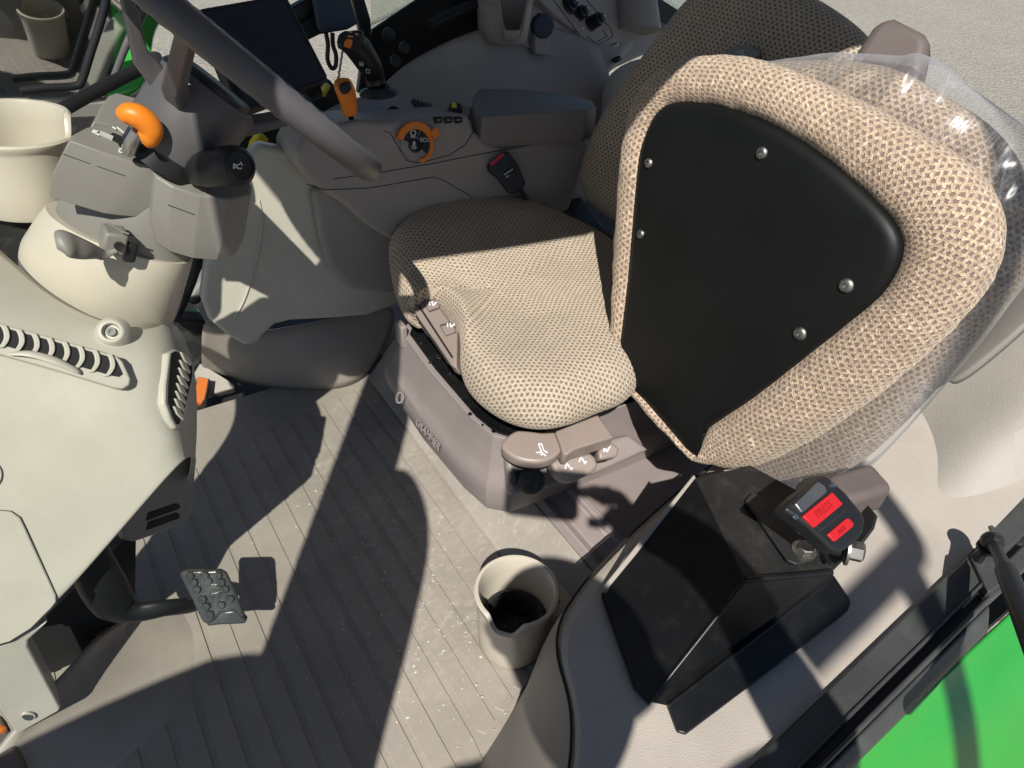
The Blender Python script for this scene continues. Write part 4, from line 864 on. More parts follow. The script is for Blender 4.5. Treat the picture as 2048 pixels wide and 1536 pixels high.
# horn stalk
hs = thing('horn_stalk', 'black stalk switch with white horn symbol on its end cap', 'stalk switch', PY(380, 340, 1.0))
p0 = PY(352, 338, 1.03); p1 = PY(392, 340, .975); p2 = PY(480, 331, .90)
hd = (p2 - p1).normalized()
tube('stalk_boot', [PY(376, 350, 1.03), PY(374, 335, 1.01), PY(384, 338, .985)], [0.022, 0.02, 0.018], M['black'], hs, n=3)
L_ = (p2 - p1).length / REACH
lathe('barrel', [(0.014, -.01), (0.020, 0), (0.0235, L_ * .25), (0.0245, L_ * .62), (0.0255, L_ * .64), (0.0255, L_ * .9), (0.0235, L_), (0.018, L_ + .003), (0.018, L_ + .0015), (0, L_ + .0025)], p1, hd, M['black'], hs, seg=36)
hpl = (p1 + hd * (L_ + .003) * REACH, hd); hc = PP(471, 331, hpl)
strokes('horn_symbol', [[(468, 327), (467, 337), (474, 333), (468, 327)], [(472, 331), (480, 328)], [(472, 334), (482, 338)], [(481, 324), (485, 331)], [(472, 330), (477, 338), (484, 336)]], hpl, 2.0, M['white'], hs, proud=0.0006)
prism('stalk_shoe', [PP(352, 343, TPL), PP(372, 330, TPL), PP(420, 372, TPL), PP(416, 386, TPL), PP(396, 380, TPL)], TN * .012, M['black'], hs, bevel=0.004)

# ================================================================== steering wheel
wheel = thing('steering_wheel', 'dark grey three-spoke steering wheel with finger grips', 'steering wheel', PY(427, 172, 1.03))
Wc = PY(480, 124, 0.985); u_ = V((0, 1, 0)); v_ = AX.cross(u_).normalized()
if v_.x < 0: v_ = -v_
RW = 0.206; ns = 120; seg = 16; rs = []
for i in range(ns):
    th = 2 * math.pi * i / ns; d = u_ * math.cos(th) + v_ * math.sin(th); c = Wc + d * RW; row = []
    for q in range(seg):
        ph = 2 * math.pi * q / seg; rr_ = 0.0182
        if math.cos(ph) < 0.2 or math.sin(ph) < -.3: rr_ -= 0.0013 * (1 + math.cos(th * 56)) * 0.5      # finger bumps on the inner side
        row.append(c + d * math.cos(ph) * rr_ + AX * math.sin(ph) * rr_)
    rs.append(row)
rs.append(rs[0])
rings('rim', rs, M['wheelgrey'], wheel, cap=(False, False))
hub = PY(425, 176, 1.02)
hubo = lathe('hub', [(0.050, -.105), (0.058, -.10), (0.0625, -.085), (0.0655, -.03), (0.064, -.006), (0.060, 0), (0.052, .001)], hub, AX, M['wheelgrey'], wheel, seg=40)
lathe('hub_cap', [(0.053, 0), (0.053, .006), (0.048, .010), (0.0, .012)], hub, AX, M['black'], hubo, seg=40)
lathe('hub_collar', [(0.052, -.125), (0.052, -.098)], hub, AX, M['black'], hubo, seg=30)
for th in (math.radians(-90), math.radians(-138) - math.pi / 2 * 0 , math.radians(62)):
    d = u_ * math.cos(th) + v_ * math.sin(th); e = AX.cross(d)
    a0 = hub - AX * .035 + d * .05; a1 = hub - AX * .022 + d * .090; a2 = Wc + d * (RW - .055) - AX * .012; a3 = Wc + d * (RW - .004)
    rs = []
    for p, w2, h2_ in ((a0, .014, .016), (a1, .013, .013), (a2, .0115, .0095), (a3, .014, .010)):
        rs.append([p + e * w2 * sx + AX * h2_ * sy for sx, sy in ((-1, -1), (1, -1), (1, 1), (-1, 1))])
    rings('spoke', rs, M['wheelgrey'], wheel, bevel=0.004, seg=3)

REACH = 1.0
# ================================================================== left bottle holder and what stands behind the column
bh, _, _ = cup_holder('cup_holder', 'beige bottle holder clipped in front of the steering column at frame edge', PY(18, 222, 1.28), V((0.10, 0.05, 1)), 0.074, 0.068, .150, M['beige_gloss'], V((.25, -1, 0)), 0.95, 0.030, group='cup holders', liner=False)
prism('holder_base', [PY(-60, 380, 1.30), PY(104, 376, 1.30), PY(108, 440, 1.32), PY(90, 470, 1.32), PY(-60, 440, 1.32)], (0, .12, 0), M['black'], bh, bevel=0.004)
gr = thing('grab_rail', 'black tubular grab rail behind the steering column', 'grab rail', PY(200, 200, 1.6))
tube('rail', [PY(60, 262, 1.50), PY(150, 205, 1.55), PY(240, 158, 1.6), PY(300, 128, 1.64)], 0.0125, M['black'], gr, n=4, seg=20)
bt = thing('column_gaiter', 'dark rubber gaiter rising behind the steering wheel spoke', 'gaiter', PY(310, 190, 1.35))
silh('gaiter', [(292, 205, 338, 200, 1.35, .8), (290, 170, 336, 165, 1.36, .8), (291, 140, 330, 130, 1.38, .8), (298, 112, 322, 108, 1.40, .8)], M['rubber'], bt)

# ================================================================== right-hand trim
rp = PY(500, 500, 1.55); RPL = (rp, V((-.10, -.98, .16)).normalized())
rpan = pprism('right_kick_panel', [(403, 600), (412, 530), (430, 460), (452, 385), (480, 325), (520, 288), (580, 300), (640, 330), (820, 400), (820, 600), (735, 632), (660, 638), (580, 642), (550, 650), (530, 668), (512, 690), (492, 693), (455, 672), (418, 640)], RPL, 0.06, M['beige'], bevel=0.012, seg=4)
struct(rpan)
tube('piping', [PP(468, 640, off(RPL, .001)), PP(492, 590, off(RPL, .002)), PP(512, 520, off(RPL, .002)), PP(524, 450, off(RPL, .002)), PP(518, 400, off(RPL, .001))], 0.0028, M['beige'], rpan, n=5, seg=8)
pprism('knee_bulge', [(622, 380), (640, 480), (660, 540), (700, 580), (780, 590), (830, 560), (830, 380), (700, 360)], RPL, 0.03, M['taupe'], rpan, proud=0.03, bevel=0.02, seg=4)
lower = patch('right_lower_trim', [[PY(400, 640, 1.60), PY(440, 655, 1.60), PY(520, 670, 1.60), PY(630, 640, 1.60), PY(735, 625, 1.60), PY(800, 600, 1.60)],
                     [PZ(405, 715, .14), PZ(440, 720, .13), PZ(520, 735, .11), PZ(630, 735, .10), PZ(731, 700, .11), PZ(780, 680, .11)],
                     [PZ(400, 740, .0), PZ(440, 755, .0), PZ(520, 775, .0), PZ(630, 784, .0), PZ(700, 775, .0), PZ(733, 754, .0)]], M['taupe_lite'], sub=2, solid=0.01); struct(lower)
prism('floor_side_trim', [PZ(385, 750, .03), PZ(400, 725, .05), PZ(468, 768, .02), PZ(472, 776, .0), PZ(420, 790, .0)], (0, 0.02, -.03), M['taupe_lite'], lower, bevel=0.004)
# gap to the outside at the front: dark sill, green bracket, pipe
prism('front_sill', [PY(330, 640, 1.75), PY(410, 640, 1.75), PY(420, 700, 1.75), PY(350, 740, 1.75)], (0, .05, 0), M['rubber'], lower, bevel=0.004)
prism('green_bracket', [PY(366, 634, 1.8), PY(403, 628, 1.8), PY(412, 648, 1.8), PY(375, 658, 1.8)], (0, .05, -.01), M['green'], lower, bevel=0.003)
lathe('pipe_fitting', [(0.012, -.03), (0.014, -.01), (0.018, 0), (0.012, .01), (0.0, .012)], PY(388, 596, 1.85), V((-.3, -.8, .3)), M['black'], lower, seg=16)
tube('pipe', [PY(345, 640, 1.7), PY(380, 560, 1.72), PY(405, 470, 1.74), PY(420, 400, 1.76)], 0.016, M['rubber'], lower, n=4)
tube('hose', [PY(380, 600, 1.85), PY(420, 540, 1.87), PY(432, 470, 1.88)], 0.02, M['bracketgrey'], lower, n=4)

# ------------------------------------------------------------------ armrest console
arm = thing('control_armrest', 'taupe operator armrest console with orange dial and levers', 'control armrest', PY(860, 400, 1.5))
APL = (PY(850, 320, 1.45), V((-.03, -.985, .17)).normalized())
pprism('body', [(592, 300), (600, 285), (613, 262), (640, 254), (719, 240), (768, 244), (860, 236), (938, 230), (950, 262), (975, 288), (1010, 292), (1100, 275), (1175, 258), (1180, 300), (1140, 420), (1060, 470), (900, 520), (800, 490), (740, 455), (690, 410), (640, 378), (610, 350), (596, 325)], APL, 0.17, M['taupe'], arm, bevel=0.012, seg=4)
pprism('lower_shell', [(630, 384), (700, 382), (780, 372), (850, 358), (880, 356), (900, 365), (960, 400), (1000, 440), (900, 540), (790, 520), (735, 470)], APL, 0.12, M['taupe'], arm, proud=-.004, bevel=0.004) if False else None
strokes('seam_line', [[(668, 358), (760, 345), (860, 328), (945, 311), (1060, 290)], [(612, 368), (650, 380), (740, 376), (820, 362), (868, 354), (890, 362), (955, 400)], [(768, 262), (780, 266), (800, 300), (815, 322), (840, 326), (900, 310), (930, 290), (948, 262)]], APL, 1.6, M['dark'], arm, proud=0.0006)
# padded lid
padp = [(938, 238), (946, 196), (960, 176), (1035, 178), (1100, 184), (1150, 191), (1185, 202), (1195, 216), (1190, 236), (1176, 252), (1100, 268), (1013, 286), (990, 283), (965, 268)]
zl = .735
lid_top = [PZ(948, 212, zl), PZ(946, 192, zl), PZ(960, 177, zl), PZ(1040, 178, zl), PZ(1150, 191, zl), PZ(1185, 202, zl - .004), PZ(1192, 216, zl - .006), PZ(1170, 222, zl), PZ(1060, 228, zl), PZ(965, 234, zl), PZ(950, 226, zl)]
lc = V((0, 0, 0))
for p in lid_top: lc += p / len(lid_top)
rings('armrest_lid', [[p.lerp(lc, .06) + V((0, 0, .002)) for p in lid_top], lid_top, [p + (p - lc).normalized() * .004 - V((0, 0, .06)) for p in lid_top], [p.lerp(lc, .02) - V((0, 0, .078)) for p in lid_top]], M['armpad'], arm, bevel=0.011, seg=4, ang=20)
# top deck
zd = .715
DPL = (PZ(760, 214, zd), V((-.02, -.28, .96)).normalized())
pprism('deck', [(612, 262), (640, 225), (680, 205), (735, 188), (790, 182), (830, 184), (865, 205), (945, 212), (942, 232), (860, 240), (770, 248), (720, 244)], DPL, 0.02, M['taupe'], arm, proud=.002, bevel=0.004, seg=3)
pprism('deck_plate', [(668, 222), (700, 206), (790, 192), (818, 196), (845, 226), (815, 234), (768, 238), (700, 236)], DPL, 0.006, M['deckplate'], arm, proud=.005, bevel=0.002)
strokes('deck_trim', [[(640, 246), (700, 240), (762, 243)]], DPL, 3.0, M['print'], arm, proud=0.004)
lathe('round_switch', [(0.0165, 0), (0.0165, .004), (0.0135, .005), (0.013, .003), (0, .003)], PP(788, 225, off(DPL, .004)), V((-.1, -.5, .85)), M['screen'], arm, seg=28)
strokes('printed_icon', [[(782, 227), (787, 222), (793, 226), (788, 229)]], (PP(788, 225, off(DPL, .008)), V((-.1, -.5, .85)).normalized()), 1.4, M['print'], arm, proud=0.0005)
for i in range(5):
    a = i * 9
    pprism('rocker_switch', [(822 + a * .9, 200 + a * .15 + i), (829 + a * .9, 194 + a * .15 + i), (842 + a * .7, 216 + a * .1), (836 + a * .7, 222 + a * .1)], DPL, 0.008, M['black'], arm, proud=.010, bevel=0.003)
for i in range(3):
    pprism('key_switch', [(868 + 20 * i, 234), (884 + 20 * i, 233), (886 + 20 * i, 245), (871 + 20 * i, 248)], APL, 0.008, M['black'], arm, proud=.005, bevel=0.0015)
    strokes('printed_icon', [[(874 + 20 * i, 240), (881 + 20 * i, 240)]], APL, 1.4, M['print'], arm, proud=0.0056)
silh('rear_switch', [(893, 225, 925, 224, 1.53, .8), (896, 215, 924, 212, 1.53, .8), (900, 207, 920, 206, 1.53, .7)], M['black'], arm)
silh('lock_tab', [(903, 215, 914, 214, 1.515, .6), (904, 208, 912, 207, 1.515, .6), (906, 205, 910, 205, 1.515, .6)], M['yellow'], arm, n=2)
prism('side_bolster', [PY(1095, 400, 1.47), PY(1165, 260, 1.47), PY(1185, 230, 1.47), PY(1160, 420, 1.47)], (0, .06, 0), M['taupe'], arm, bevel=0.005)
# speed dial
dn = V((-.10, -.93, .35)).normalized(); dc = PP(829, 288, off(APL, .006)); DP = (dc, dn)
dr = 0.043
def dpt(r, ang, h=0.0):
    xa = RM.col[0] - dn * RM.col[0].dot(dn); xa.normalize(); ya = dn.cross(xa)
    return dc + xa * math.cos(math.radians(ang)) * r + ya * math.sin(math.radians(ang)) * r + dn * h
def sector(name, r0, r1, a0, a1, h0, h1, mat, n=18, par=arm, **k):
    A = [a0 + (a1 - a0) * i / n for i in range(n + 1)]
    rs = []
    for a in A: rs.append([dpt(r0, a, h0), dpt(r1, a, h0), dpt(r1, a, h1), dpt(r0, a, h1)])
    return rings(name, rs, mat, par, bevel=0.0012, **k)
lathe('dial_base', [(0.034, -.02), (0.034, .003), (0.033, .006), (0, .006)], dc, dn, M['taupe'], arm, seg=40)
sector('dial_ring', 0.032, 0.047, 28, 166, .006, .019, M['orange'])
sector('dial_tail', 0.034, 0.043, -78, 28, .006, .014, M['orange'])
for i in range(14):
    a = 60 + i * 7.5; sector('dial_ridge', 0.0465, 0.0485, a, a + 3.2, .007, .019, M['orange'], n=2)
sector('dial_grip', 0.040, 0.058, 18, 40, .006, .024, M['orange'], n=6)
sector('dial_key', 0.015, 0.031, 70, 165, .006, .0085, M['black'])
sector('dial_key', 0.015, 0.033, -40, 64, .006, .0085, M['black'])
lathe('dial_button', [(0.0155, 0), (0.0155, .010), (0.013, .011), (0, .011)], dpt(.004, 255), dn, M['black'], arm, seg=24)
dx = dpt(.02, 0) - dpt(0, 0)
text('lettering', 'ECO', dpt(.025, 20, .0088), dx, dn, 0.0125, M['white'], arm, depth=0.0003)
kp = (dc + dn * .0086, dn)
strokes('printed_icon', [[(824, 261), (830, 261), (832, 266), (829, 271), (823, 271), (821, 266), (824, 261)], [(821, 274), (831, 274)]], kp, 1.5, M['white'], arm, proud=0.0004)
kp2 = (dc + dn * .0112, dn)
strokes('printed_icon', [[(824, 293), (829, 291), (833, 296)], [(828, 282), (831, 288), (826, 289), (828, 282)], [(823, 296), (831, 297)]], kp2, 1.5, M['white'], arm, proud=0.0004)
strokes('printed_icon', [[(874, 288), (877, 291)], [(875, 286), (874, 291)]], APL, 2.0, M['print'], arm, proud=0.001)

# levers on the armrest
jl = thing('joystick', 'black multi-button joystick with orange rocker on the armrest console', 'joystick', PP(765, 180, DPL))
silh('boot', [(718, 188, 796, 188, 1.60, .8), (722, 180, 790, 181, 1.60, .8), (735, 174, 780, 175, 1.60, .8), (732, 168, 772, 170, 1.60, .8)], M['black'], jl, n=3)
silh('grip', [(733, 172, 771, 166, 1.60, .8), (730, 155, 768, 148, 1.60, .8), (716, 138, 763, 126, 1.59, .8), (702, 120, 752, 104, 1.585, .8), (690, 105, 740, 84, 1.58, .8), (681, 96, 728, 72, 1.575, .8), (680, 78, 728, 66, 1.57, .7), (684, 64, 724, 60, 1.57, .5)], M['black'], jl, n=4, seg=24)
jp = plane3(PY(690, 66, 1.548), PY(724, 72, 1.548), PY(690, 98, 1.535))
pprism('head_plate', [(683, 66), (692, 60), (724, 66), (727, 74), (720, 94), (706, 101), (682, 94), (680, 80)], jp, 0.02, M['black'], jl, bevel=0.004, seg=3)
pprism('rocker', [(690, 82), (694, 77), (704, 78), (706, 84), (702, 96), (690, 92)], jp, 0.008, M['orange'], jl, proud=.006, bevel=0.002)
pprism('rocker', [(696, 70), (706, 71), (706, 75), (696, 74)], jp, 0.005, M['orange'], jl, proud=.003, bevel=0.001)
strokes('printed_icon', [[(697, 63), (704, 64)], [(711, 68), (717, 69)], [(720, 128), (726, 129)]], jp, 2.6, M['print'], jl, proud=0.001)
sp_ = (PY(730, 135, 1.545), (CAM - PY(730, 135, 1.545)).normalized())
strokes('printed_icon', [[(719, 124), (726, 125), (726, 132), (719, 131), (719, 124)], [(732, 138), (739, 140), (739, 147), (733, 146), (732, 138)]], sp_, 1.2, M['print'], jl)
ol = thing('orange_lever', 'upright orange hand lever with black thumb button on the armrest', 'lever', PP(700, 235, DPL))
tube('stem', [PY(704, 243, 1.50), PY(700, 226, 1.49)], 0.006, M['black'], ol, n=2)
silh('grip', [(689, 231, 713, 228, 1.48, .8), (684, 222, 715, 219, 1.48, .85), (680, 205, 714, 203, 1.48, .85), (672, 185, 711, 185, 1.48, .8), (668, 172, 707, 172, 1.48, .75), (669, 162, 702, 162, 1.48, .7), (676, 156, 696, 156, 1.48, .6)], M['orange'], ol, n=4, seg=26)
op_ = (PY(690, 174, 1.452), V((-.1, -.9, .35)).normalized())
pprism('thumb_button', [(679, 168), (694, 162), (702, 164), (704, 178), (696, 188), (686, 187), (680, 178)], op_, 0.014, M['black'], ol, bevel=0.004, seg=3)

# belt buckle stalk beside the seat
b2k = thing('belt_buckle', 'black belt buckle with dark red button beside the armrest body', 'belt buckle', PY(1050, 400, 1.42))
BQ = (PY(1015, 340, 1.40), V((-.35, -.85, .4)).normalized())
pprism('housing', [(975, 330), (1008, 302), (1018, 304), (1036, 330), (1050, 360), (1052, 370), (1030, 388), (1018, 386), (998, 358), (978, 342)], BQ, 0.028, M['black'], b2k, bevel=0.004, seg=3)
pprism('release_button', [(979, 327), (1005, 305), (1010, 309), (984, 332)], BQ, 0.02, M['red'], b2k, proud=.002, bevel=0.001)
pprism('press_plate', [(1005, 345), (1024, 331), (1032, 342), (1012, 358)], BQ, 0.003, M['dark'], b2k, proud=.001)
strokes('lettering', [[(1008, 350), (1026, 338)], [(1012, 355), (1018, 351)]], BQ, 2.0, M['print'], b2k, proud=0.0014)
tube('strap', [PY(1040, 378, 1.41), PY(1052, 396, 1.40), PY(1070, 430, 1.40)], 0.014, M['black'], b2k, flat=.3, n=3)

# ------------------------------------------------------------------ right wall
rw = patch('right_wall', [[PY(560, 380, 1.70), PY(700, 380, 1.72), PY(860, 400, 1.74), PY(1000, 420, 1.74), PY(1150, 430, 1.72), PY(1270, 440, 1.66)],
                      [PY(620, 250, 1.80), PY(740, 212, 1.82), PY(870, 180, 1.86), PY(1000, 170, 1.88), PY(1120, 185, 1.86), PY(1215, 205, 1.78)],
                      [PY(690, 220, 1.84), PY(775, 170, 1.86), PY(870, 132, 1.90), PY(985, 110, 1.94), PY(1120, 140, 1.95), PY(1225, 150, 1.88)],
                      [PY(740, 195, 1.86), PY(795, 140, 1.87), PY(880, 95, 1.90), PY(965, 60, 1.94), PY(1080, 60, 2.04), PY(1200, 110, 2.0)],
                      [PY(750, 190, 1.90), PY(800, 132, 1.91), PY(882, 88, 1.94), PY(968, 50, 1.97), PY(1085, 40, 2.08), PY(1210, 90, 2.05)]], M['taupe'], sub=2, solid=0.01); struct(rw)
# pocket behind the wall ledge
patch('ledge', [[PY(960, 58, 1.95), PY(1060, 92, 1.97), PY(1170, 140, 1.95), PY(1215, 150, 1.88)], [PY(970, 0, 2.06), PY(1080, 20, 2.10), PY(1190, 80, 2.12), PY(1240, 120, 2.05)], [PY(1000, -60, 2.2), PY(1100, -60, 2.22), PY(1210, 0, 2.25), PY(1290, 70, 2.2)]], M['taupe'], rw, sub=2, solid=0.01)
cpl = plane3(PY(1090, 0, 2.10), PY(1200, 120, 2.05), PY(1330, 60, 2.25))
cp = pprism('control_panel', [(1040, -40), (1110, 30), (1150, 60), (1205, 150), (1240, 130), (1330, 90), (1340, 30), (1290, -60), (1180, -100)], cpl, 0.03, M['taupe_lite'], rw, proud=.004, bevel=0.006)
strokes('panel_joint', [[(1100, -10), (1165, 78), (1176, 92), (1205, 86), (1226, 72), (1222, 58), (1165, -10)], [(1175, 72), (1190, 86), (1215, 72), (1205, 60)]], cpl, 1.4, M['dark'], rw, proud=0.0048)
for x, y, r, h in ((1137, 2, .030, .018), (1157, 20, .022, .025), (1180, 40, .024, .045)):
    c = PP(x, y + 8, off(cpl, .004)); lathe('control_knob', [(r * 1.1, 0), (r * 1.1, .004), (r, .006), (r * .92, h), (r * .6, h + .003), (r * .55, h + .012), (0, h + .013)], c, cpl[1], M['black'], rw, seg=24)
    lathe('knob_mark', [(.005, 0), (.005, .001), (0, .001)], PP(x, y + 8, cpl) + cpl[1] * (h + .018), cpl[1], M['print'], rw, seg=12)
strokes('printed_marks', [[(1141, 23), (1145, 25)], [(1153, 37), (1157, 38)], [(1165, 56), (1169, 57)], [(1192, 40), (1194, 44)]], cpl, 3, M['white'], rw, proud=0.005)
pprism('usb_panel', [(1197, 106), (1230, 86), (1252, 92), (1254, 98), (1215, 120), (1205, 118)], cpl, 0.01, M['black'], rw, proud=.009, bevel=0.002)
strokes('printed_icon', [[(1225, 93), (1237, 88), (1238, 91), (1227, 97), (1225, 93)], [(1216, 108), (1222, 106)]], cpl, 1.3, M['white'], rw, proud=0.0096)
silh('socket_cap', [(1222, 122, 1240, 112, 2.0, .5), (1226, 126, 1244, 116, 2.0, .5)], M['black'], rw, n=1)
silh('blister_dome', [(1222, 66, 1322, 60, 2.15, .8), (1232, 0, 1312, -10, 2.2, .8), (1245, -60, 1300, -60, 2.25, .8)], M['taupe_lite'], rw, seg=28)
silh('corner_box', [(1198, 300, 1300, 280, 1.68, .9), (1203, 205, 1330, 190, 1.72, .9), (1210, 172, 1345, 150, 1.76, .8), (1236, 148, 1340, 128, 1.78, .6)], M['beige'], rw, seg=20, n=3)
# socket
lathe('power_socket', [(0.036, -.02), (0.036, .006), (0.032, .010), (0, .012)], PY(1086, 52, 1.96), V((-.25, -.95, .1)), M['blueglove'], rw, seg=10, smooth=False)
prism('socket_strip', [PY(1070, 60, 1.97), PY(1100, 56, 1.97), PY(1102, 112, 1.93), PY(1070, 108, 1.93)], (0, .03, 0), M['taupe'], rw, bevel=0.004)
# rear cup holder
ch3, _, _ = cup_holder('cup_holder', 'dark taupe cup holder moulded into the right wall ledge', PY(1010, -12, 1.96), V((0, 0, 1)), 0.084, 0.074, .125, M['taupe_lite'], V((-.2, -1, 0)), 0.42, 0.095, group='cup holders', liner=False)

# ------------------------------------------------------------------ right window and what shows through it
win = thing('side_window', 'right side window with black dotted ceramic border', 'window', PY(860, 60, 2.05))
WP = (PY(850, 40, 2.08), V((-.10, -.99, -.06)).normalized())
pprism('border', [(720, 230), (745, 60), (842, -5), (960, -80), (1100, -80), (1000, 60), (900, 150), (800, 200)], WP, 0.012, M['black'], win, bevel=0.002)
for i in range(26):
    for j in range(3 if i < 23 else 2):
        x = 742 + i * 4.1 + j * 1.6; y = 50 - i * 2.0 - 4.0 * j
        lathe('frit_dot', [(0.0022 - .0005 * j, 0), (0.0022 - .0005 * j, .0008)], PP(x, y, off(WP, 0.0)), WP[1], M['black'], win, seg=6) if y > -12 else None
pprism('pane', [(742, 62), (742, -80), (960, -80), (842, -3)], WP, 0.004, M['glass_clear'], win, proud=-.004)
tube('window_catch', [PY(860, 50, 1.98), PY(900, 28, 1.99), PY(960, 2, 2.0)], [0.02, 0.024, 0.02], M['black'], win, flat=.6, n=4)
lathe('pivot', [(0.02, 0), (0.02, .008), (0.008, .01), (0, .01)], PY(776, 70, 2.03), V((0, -1, .1)), M['black'], win, seg=20)
pprism('front_post', [(690, -60), (712, -60), (742, 40), (748, 120), (735, 170), (716, 190), (728, 100), (712, 30)], off(WP, .02), 0.03, M['black'], win, bevel=0.005)
for (x, y) in ((808, 96), (790, 122)):
    lathe('trim_clip', [(0.016, 0), (0.014, .008), (0, .01)], PY(x, y, 1.88), V((0, -1, .4)), M['black'], win, seg=14)
rwin = thing('rear_side_window', 'rear side window corner with dotted border above the corner box', 'window', PY(1340, 40, 2.2))
RP2 = (PY(1345, 35, 2.22), V((-.3, -.93, .15)).normalized())
pprism('border', [(1305, 0), (1312, -8), (1372, 30), (1375, 62), (1350, 58), (1320, 48)], RP2, 0.01, M['black'], rwin)
pprism('rubber_seal', [(1318, 42), (1372, 66), (1372, 78), (1318, 56)], off(RP2, .004), 0.014, M['armpad'], rwin, bevel=0.003)
for i in range(12):
    for j in range(3):
        x = 1312 + 4.6 * i + j * 1.5; y = -8 + i * 3.1 - 4 * j
        lathe('frit_dot', [(0.0024 - .0004 * j, 0), (0.0024 - .0004 * j, .0008)], PP(x, y, RP2), RP2[1], M['black'], rwin, seg=6)
pprism('pane', [(1305, 0), (1300, -80), (1420, -80), (1400, 40)], RP2, 0.004, M['glass_clear'], rwin, proud=-.003)

# ------------------------------------------------------------------ display, phone holder
disp = thing('touch_display', 'dark blank touch screen display tilted behind the steering wheel', 'display', PY(560, 200, 1.5))
QP = plane3(PY(403, 24, 1.50), PY(568, -5, 1.58), PY(651, 157, 1.46))
bez = pprism('bezel', [(398, 20), (404, 16), (566, -12), (574, -8), (655, 150), (655, 160), (648, 165), (488, 224), (480, 220)], QP, 0.03, M['black'], disp, bevel=0.004, seg=3)
pprism('screen', [(408, 24), (565, -4), (648, 155), (490, 214)], QP, 0.004, M['screen'], bez, proud=.002)
prism('display_arm', [PY(570, 60, 1.7), PY(640, 30, 1.7), PY(700, 30, 1.72), PY(700, 60, 1.72), PY(640, 70, 1.7), PY(590, 95, 1.7)], (0, .03, 0), M['black'], disp, bevel=0.006)
prism('display_arm', [PY(560, 30, 1.72), PY(630, -10, 1.72), PY(660, 10, 1.72), PY(580, 60, 1.72)], (0, .03, 0), M['black'], disp, bevel=0.006)
prism('button_strip', [PY(606, 182, 1.46), PY(640, 166, 1.46), PY(648, 190, 1.44), PY(625, 205, 1.44)], (0, .03, 0), M['black'], disp, bevel=0.003)
wd = thing('visor_strap', 'slate blue window tool hanging with looped strap end beside the joystick', 'window tool', PY(660, 60, 1.72))
prism('blade', [PY(622, -40, 1.68), PY(690, -40, 1.68), PY(712, 30, 1.67), PY(718, 48, 1.67), (PY(700, 58, 1.67)), PY(650, 68, 1.67), PY(638, 60, 1.67)], (0, .02, 0), M['blueglove'], wd, bevel=0.006, seg=3)
lp_ = [PY(652, 66, 1.67), PY(656, 90, 1.67), PY(655, 118, 1.67), PY(663, 136, 1.67), PY(671, 132, 1.67), PY(672, 110, 1.67), PY(666, 90, 1.67), PY(665, 66, 1.67)]
tube('loop', lp_, 0.005, M['black'], wd, n=4, seg=10)
cable = thing('coil_cable', 'thin pale beaded cable hanging behind the joystick', 'cable', PY(675, 150, 1.75))
cpts = [PY(686, 96 + 6 * i, 1.74) + V((.004 * math.sin(i * 3.1), 0, 0)) - V((.0012 * i, 0, 0)) for i in range(12)]
tube('cord', cpts, 0.003, M['beige'], cable, n=3, seg=8)
# ------------------------------------------------------------------ front right window, its frame and the bonnet outside
fw = thing('front_window', 'tinted front right window pane mirroring the cab interior', 'window', PY(150, 200, 1.9))
FPL = (PY(150, 120, 1.95), V((.12, -.98, -.15)).normalized())
pprism('pane', [(-160, -120), (330, -120), (285, 40), (215, 190), (190, 220), (-160, 230)], FPL, 0.005, M['glass'], fw)
tube('frame_tube', [PP(40, 182, off(FPL, .03)), PP(90, 176, off(FPL, .03)), PP(150, 172, off(FPL, .03)), PP(164, 160, off(FPL, .03)), PP(180, 110, off(FPL, .03)), PP(205, 30, off(FPL, .03)), PP(225, -60, off(FPL, .03))], 0.009, M['black'], fw, n=5, seg=12)
tube('edge_seal', [PP(225, 160, off(FPL, .01)), PP(250, 95, off(FPL, .01)), PP(275, 45, off(FPL, .01)), PP(320, -60, off(FPL, .01))], [0.008, 0.009, 0.01, 0.01], M['wheelgrey'], fw, n=5, seg=12)
pprism('bottom_rail', [(-160, 215), (220, 205), (205, 235), (-160, 250)], off(FPL, .02), 0.03, M['taupe'], fw, bevel=0.004)
hood = thing('bonnet_side', 'bright green bonnet side seen beyond the steering column', 'bonnet', PY(260, 150, 2.1))
patch('bonnet_skin', [[PY(200, -60, 2.3), PY(290, -60, 2.3), PY(420, -60, 2.3)], [PY(235, 60, 2.2), PY(285, 50, 2.2), PY(300, 40, 2.2)], [PY(225, 130, 2.12), PY(262, 120, 2.12), PY(305, 110, 2.12)], [PY(205, 200, 2.08), PY(240, 195, 2.08), PY(285, 185, 2.08)]], M['green'], hood, sub=2, solid=0.01)
ext = thing('engine_side', 'dark shadowed engine side beyond the front window', 'engine', PY(100, 300, 2.6))
prism('engine_cover', [PY(-300, -200, 2.5), PY(235, -200, 2.5), PY(250, 60, 2.5), PY(300, 150, 2.5), PY(320, 330, 2.5), PY(420, 420, 2.5), PY(420, 760, 2.5), PY(-300, 760, 2.5)], (0, .4, 0), M['rubber'], ext, bevel=0.03)
tank = thing('yellow_bracket', 'yellow painted bracket showing between the column and the armrest', 'bracket', PY(515, 300, 1.8))
prism('bracket', [PY(498, 325, 1.75), PY(505, 290, 1.75), PY(520, 268, 1.75), PY(540, 280, 1.75), PY(510, 310, 1.75)], (0, .03, 0), M['yellow'], tank, bevel=0.004)
prism('bracket', [PY(640, 190, 1.75), PY(655, 172, 1.75), PY(664, 172, 1.75), PY(650, 196, 1.75)], (0, .03, 0), M['yellow'], tank, bevel=0.004)
prism('dark_panel', [PY(440, 260, 1.9), PY(540, 240, 1.9), PY(660, 160, 1.9), PY(720, 230, 1.9), PY(600, 300, 1.9), PY(500, 340, 1.9), PY(440, 420, 1.9)], (0, .03, 0), M['rubber'], tank, bevel=0.004)

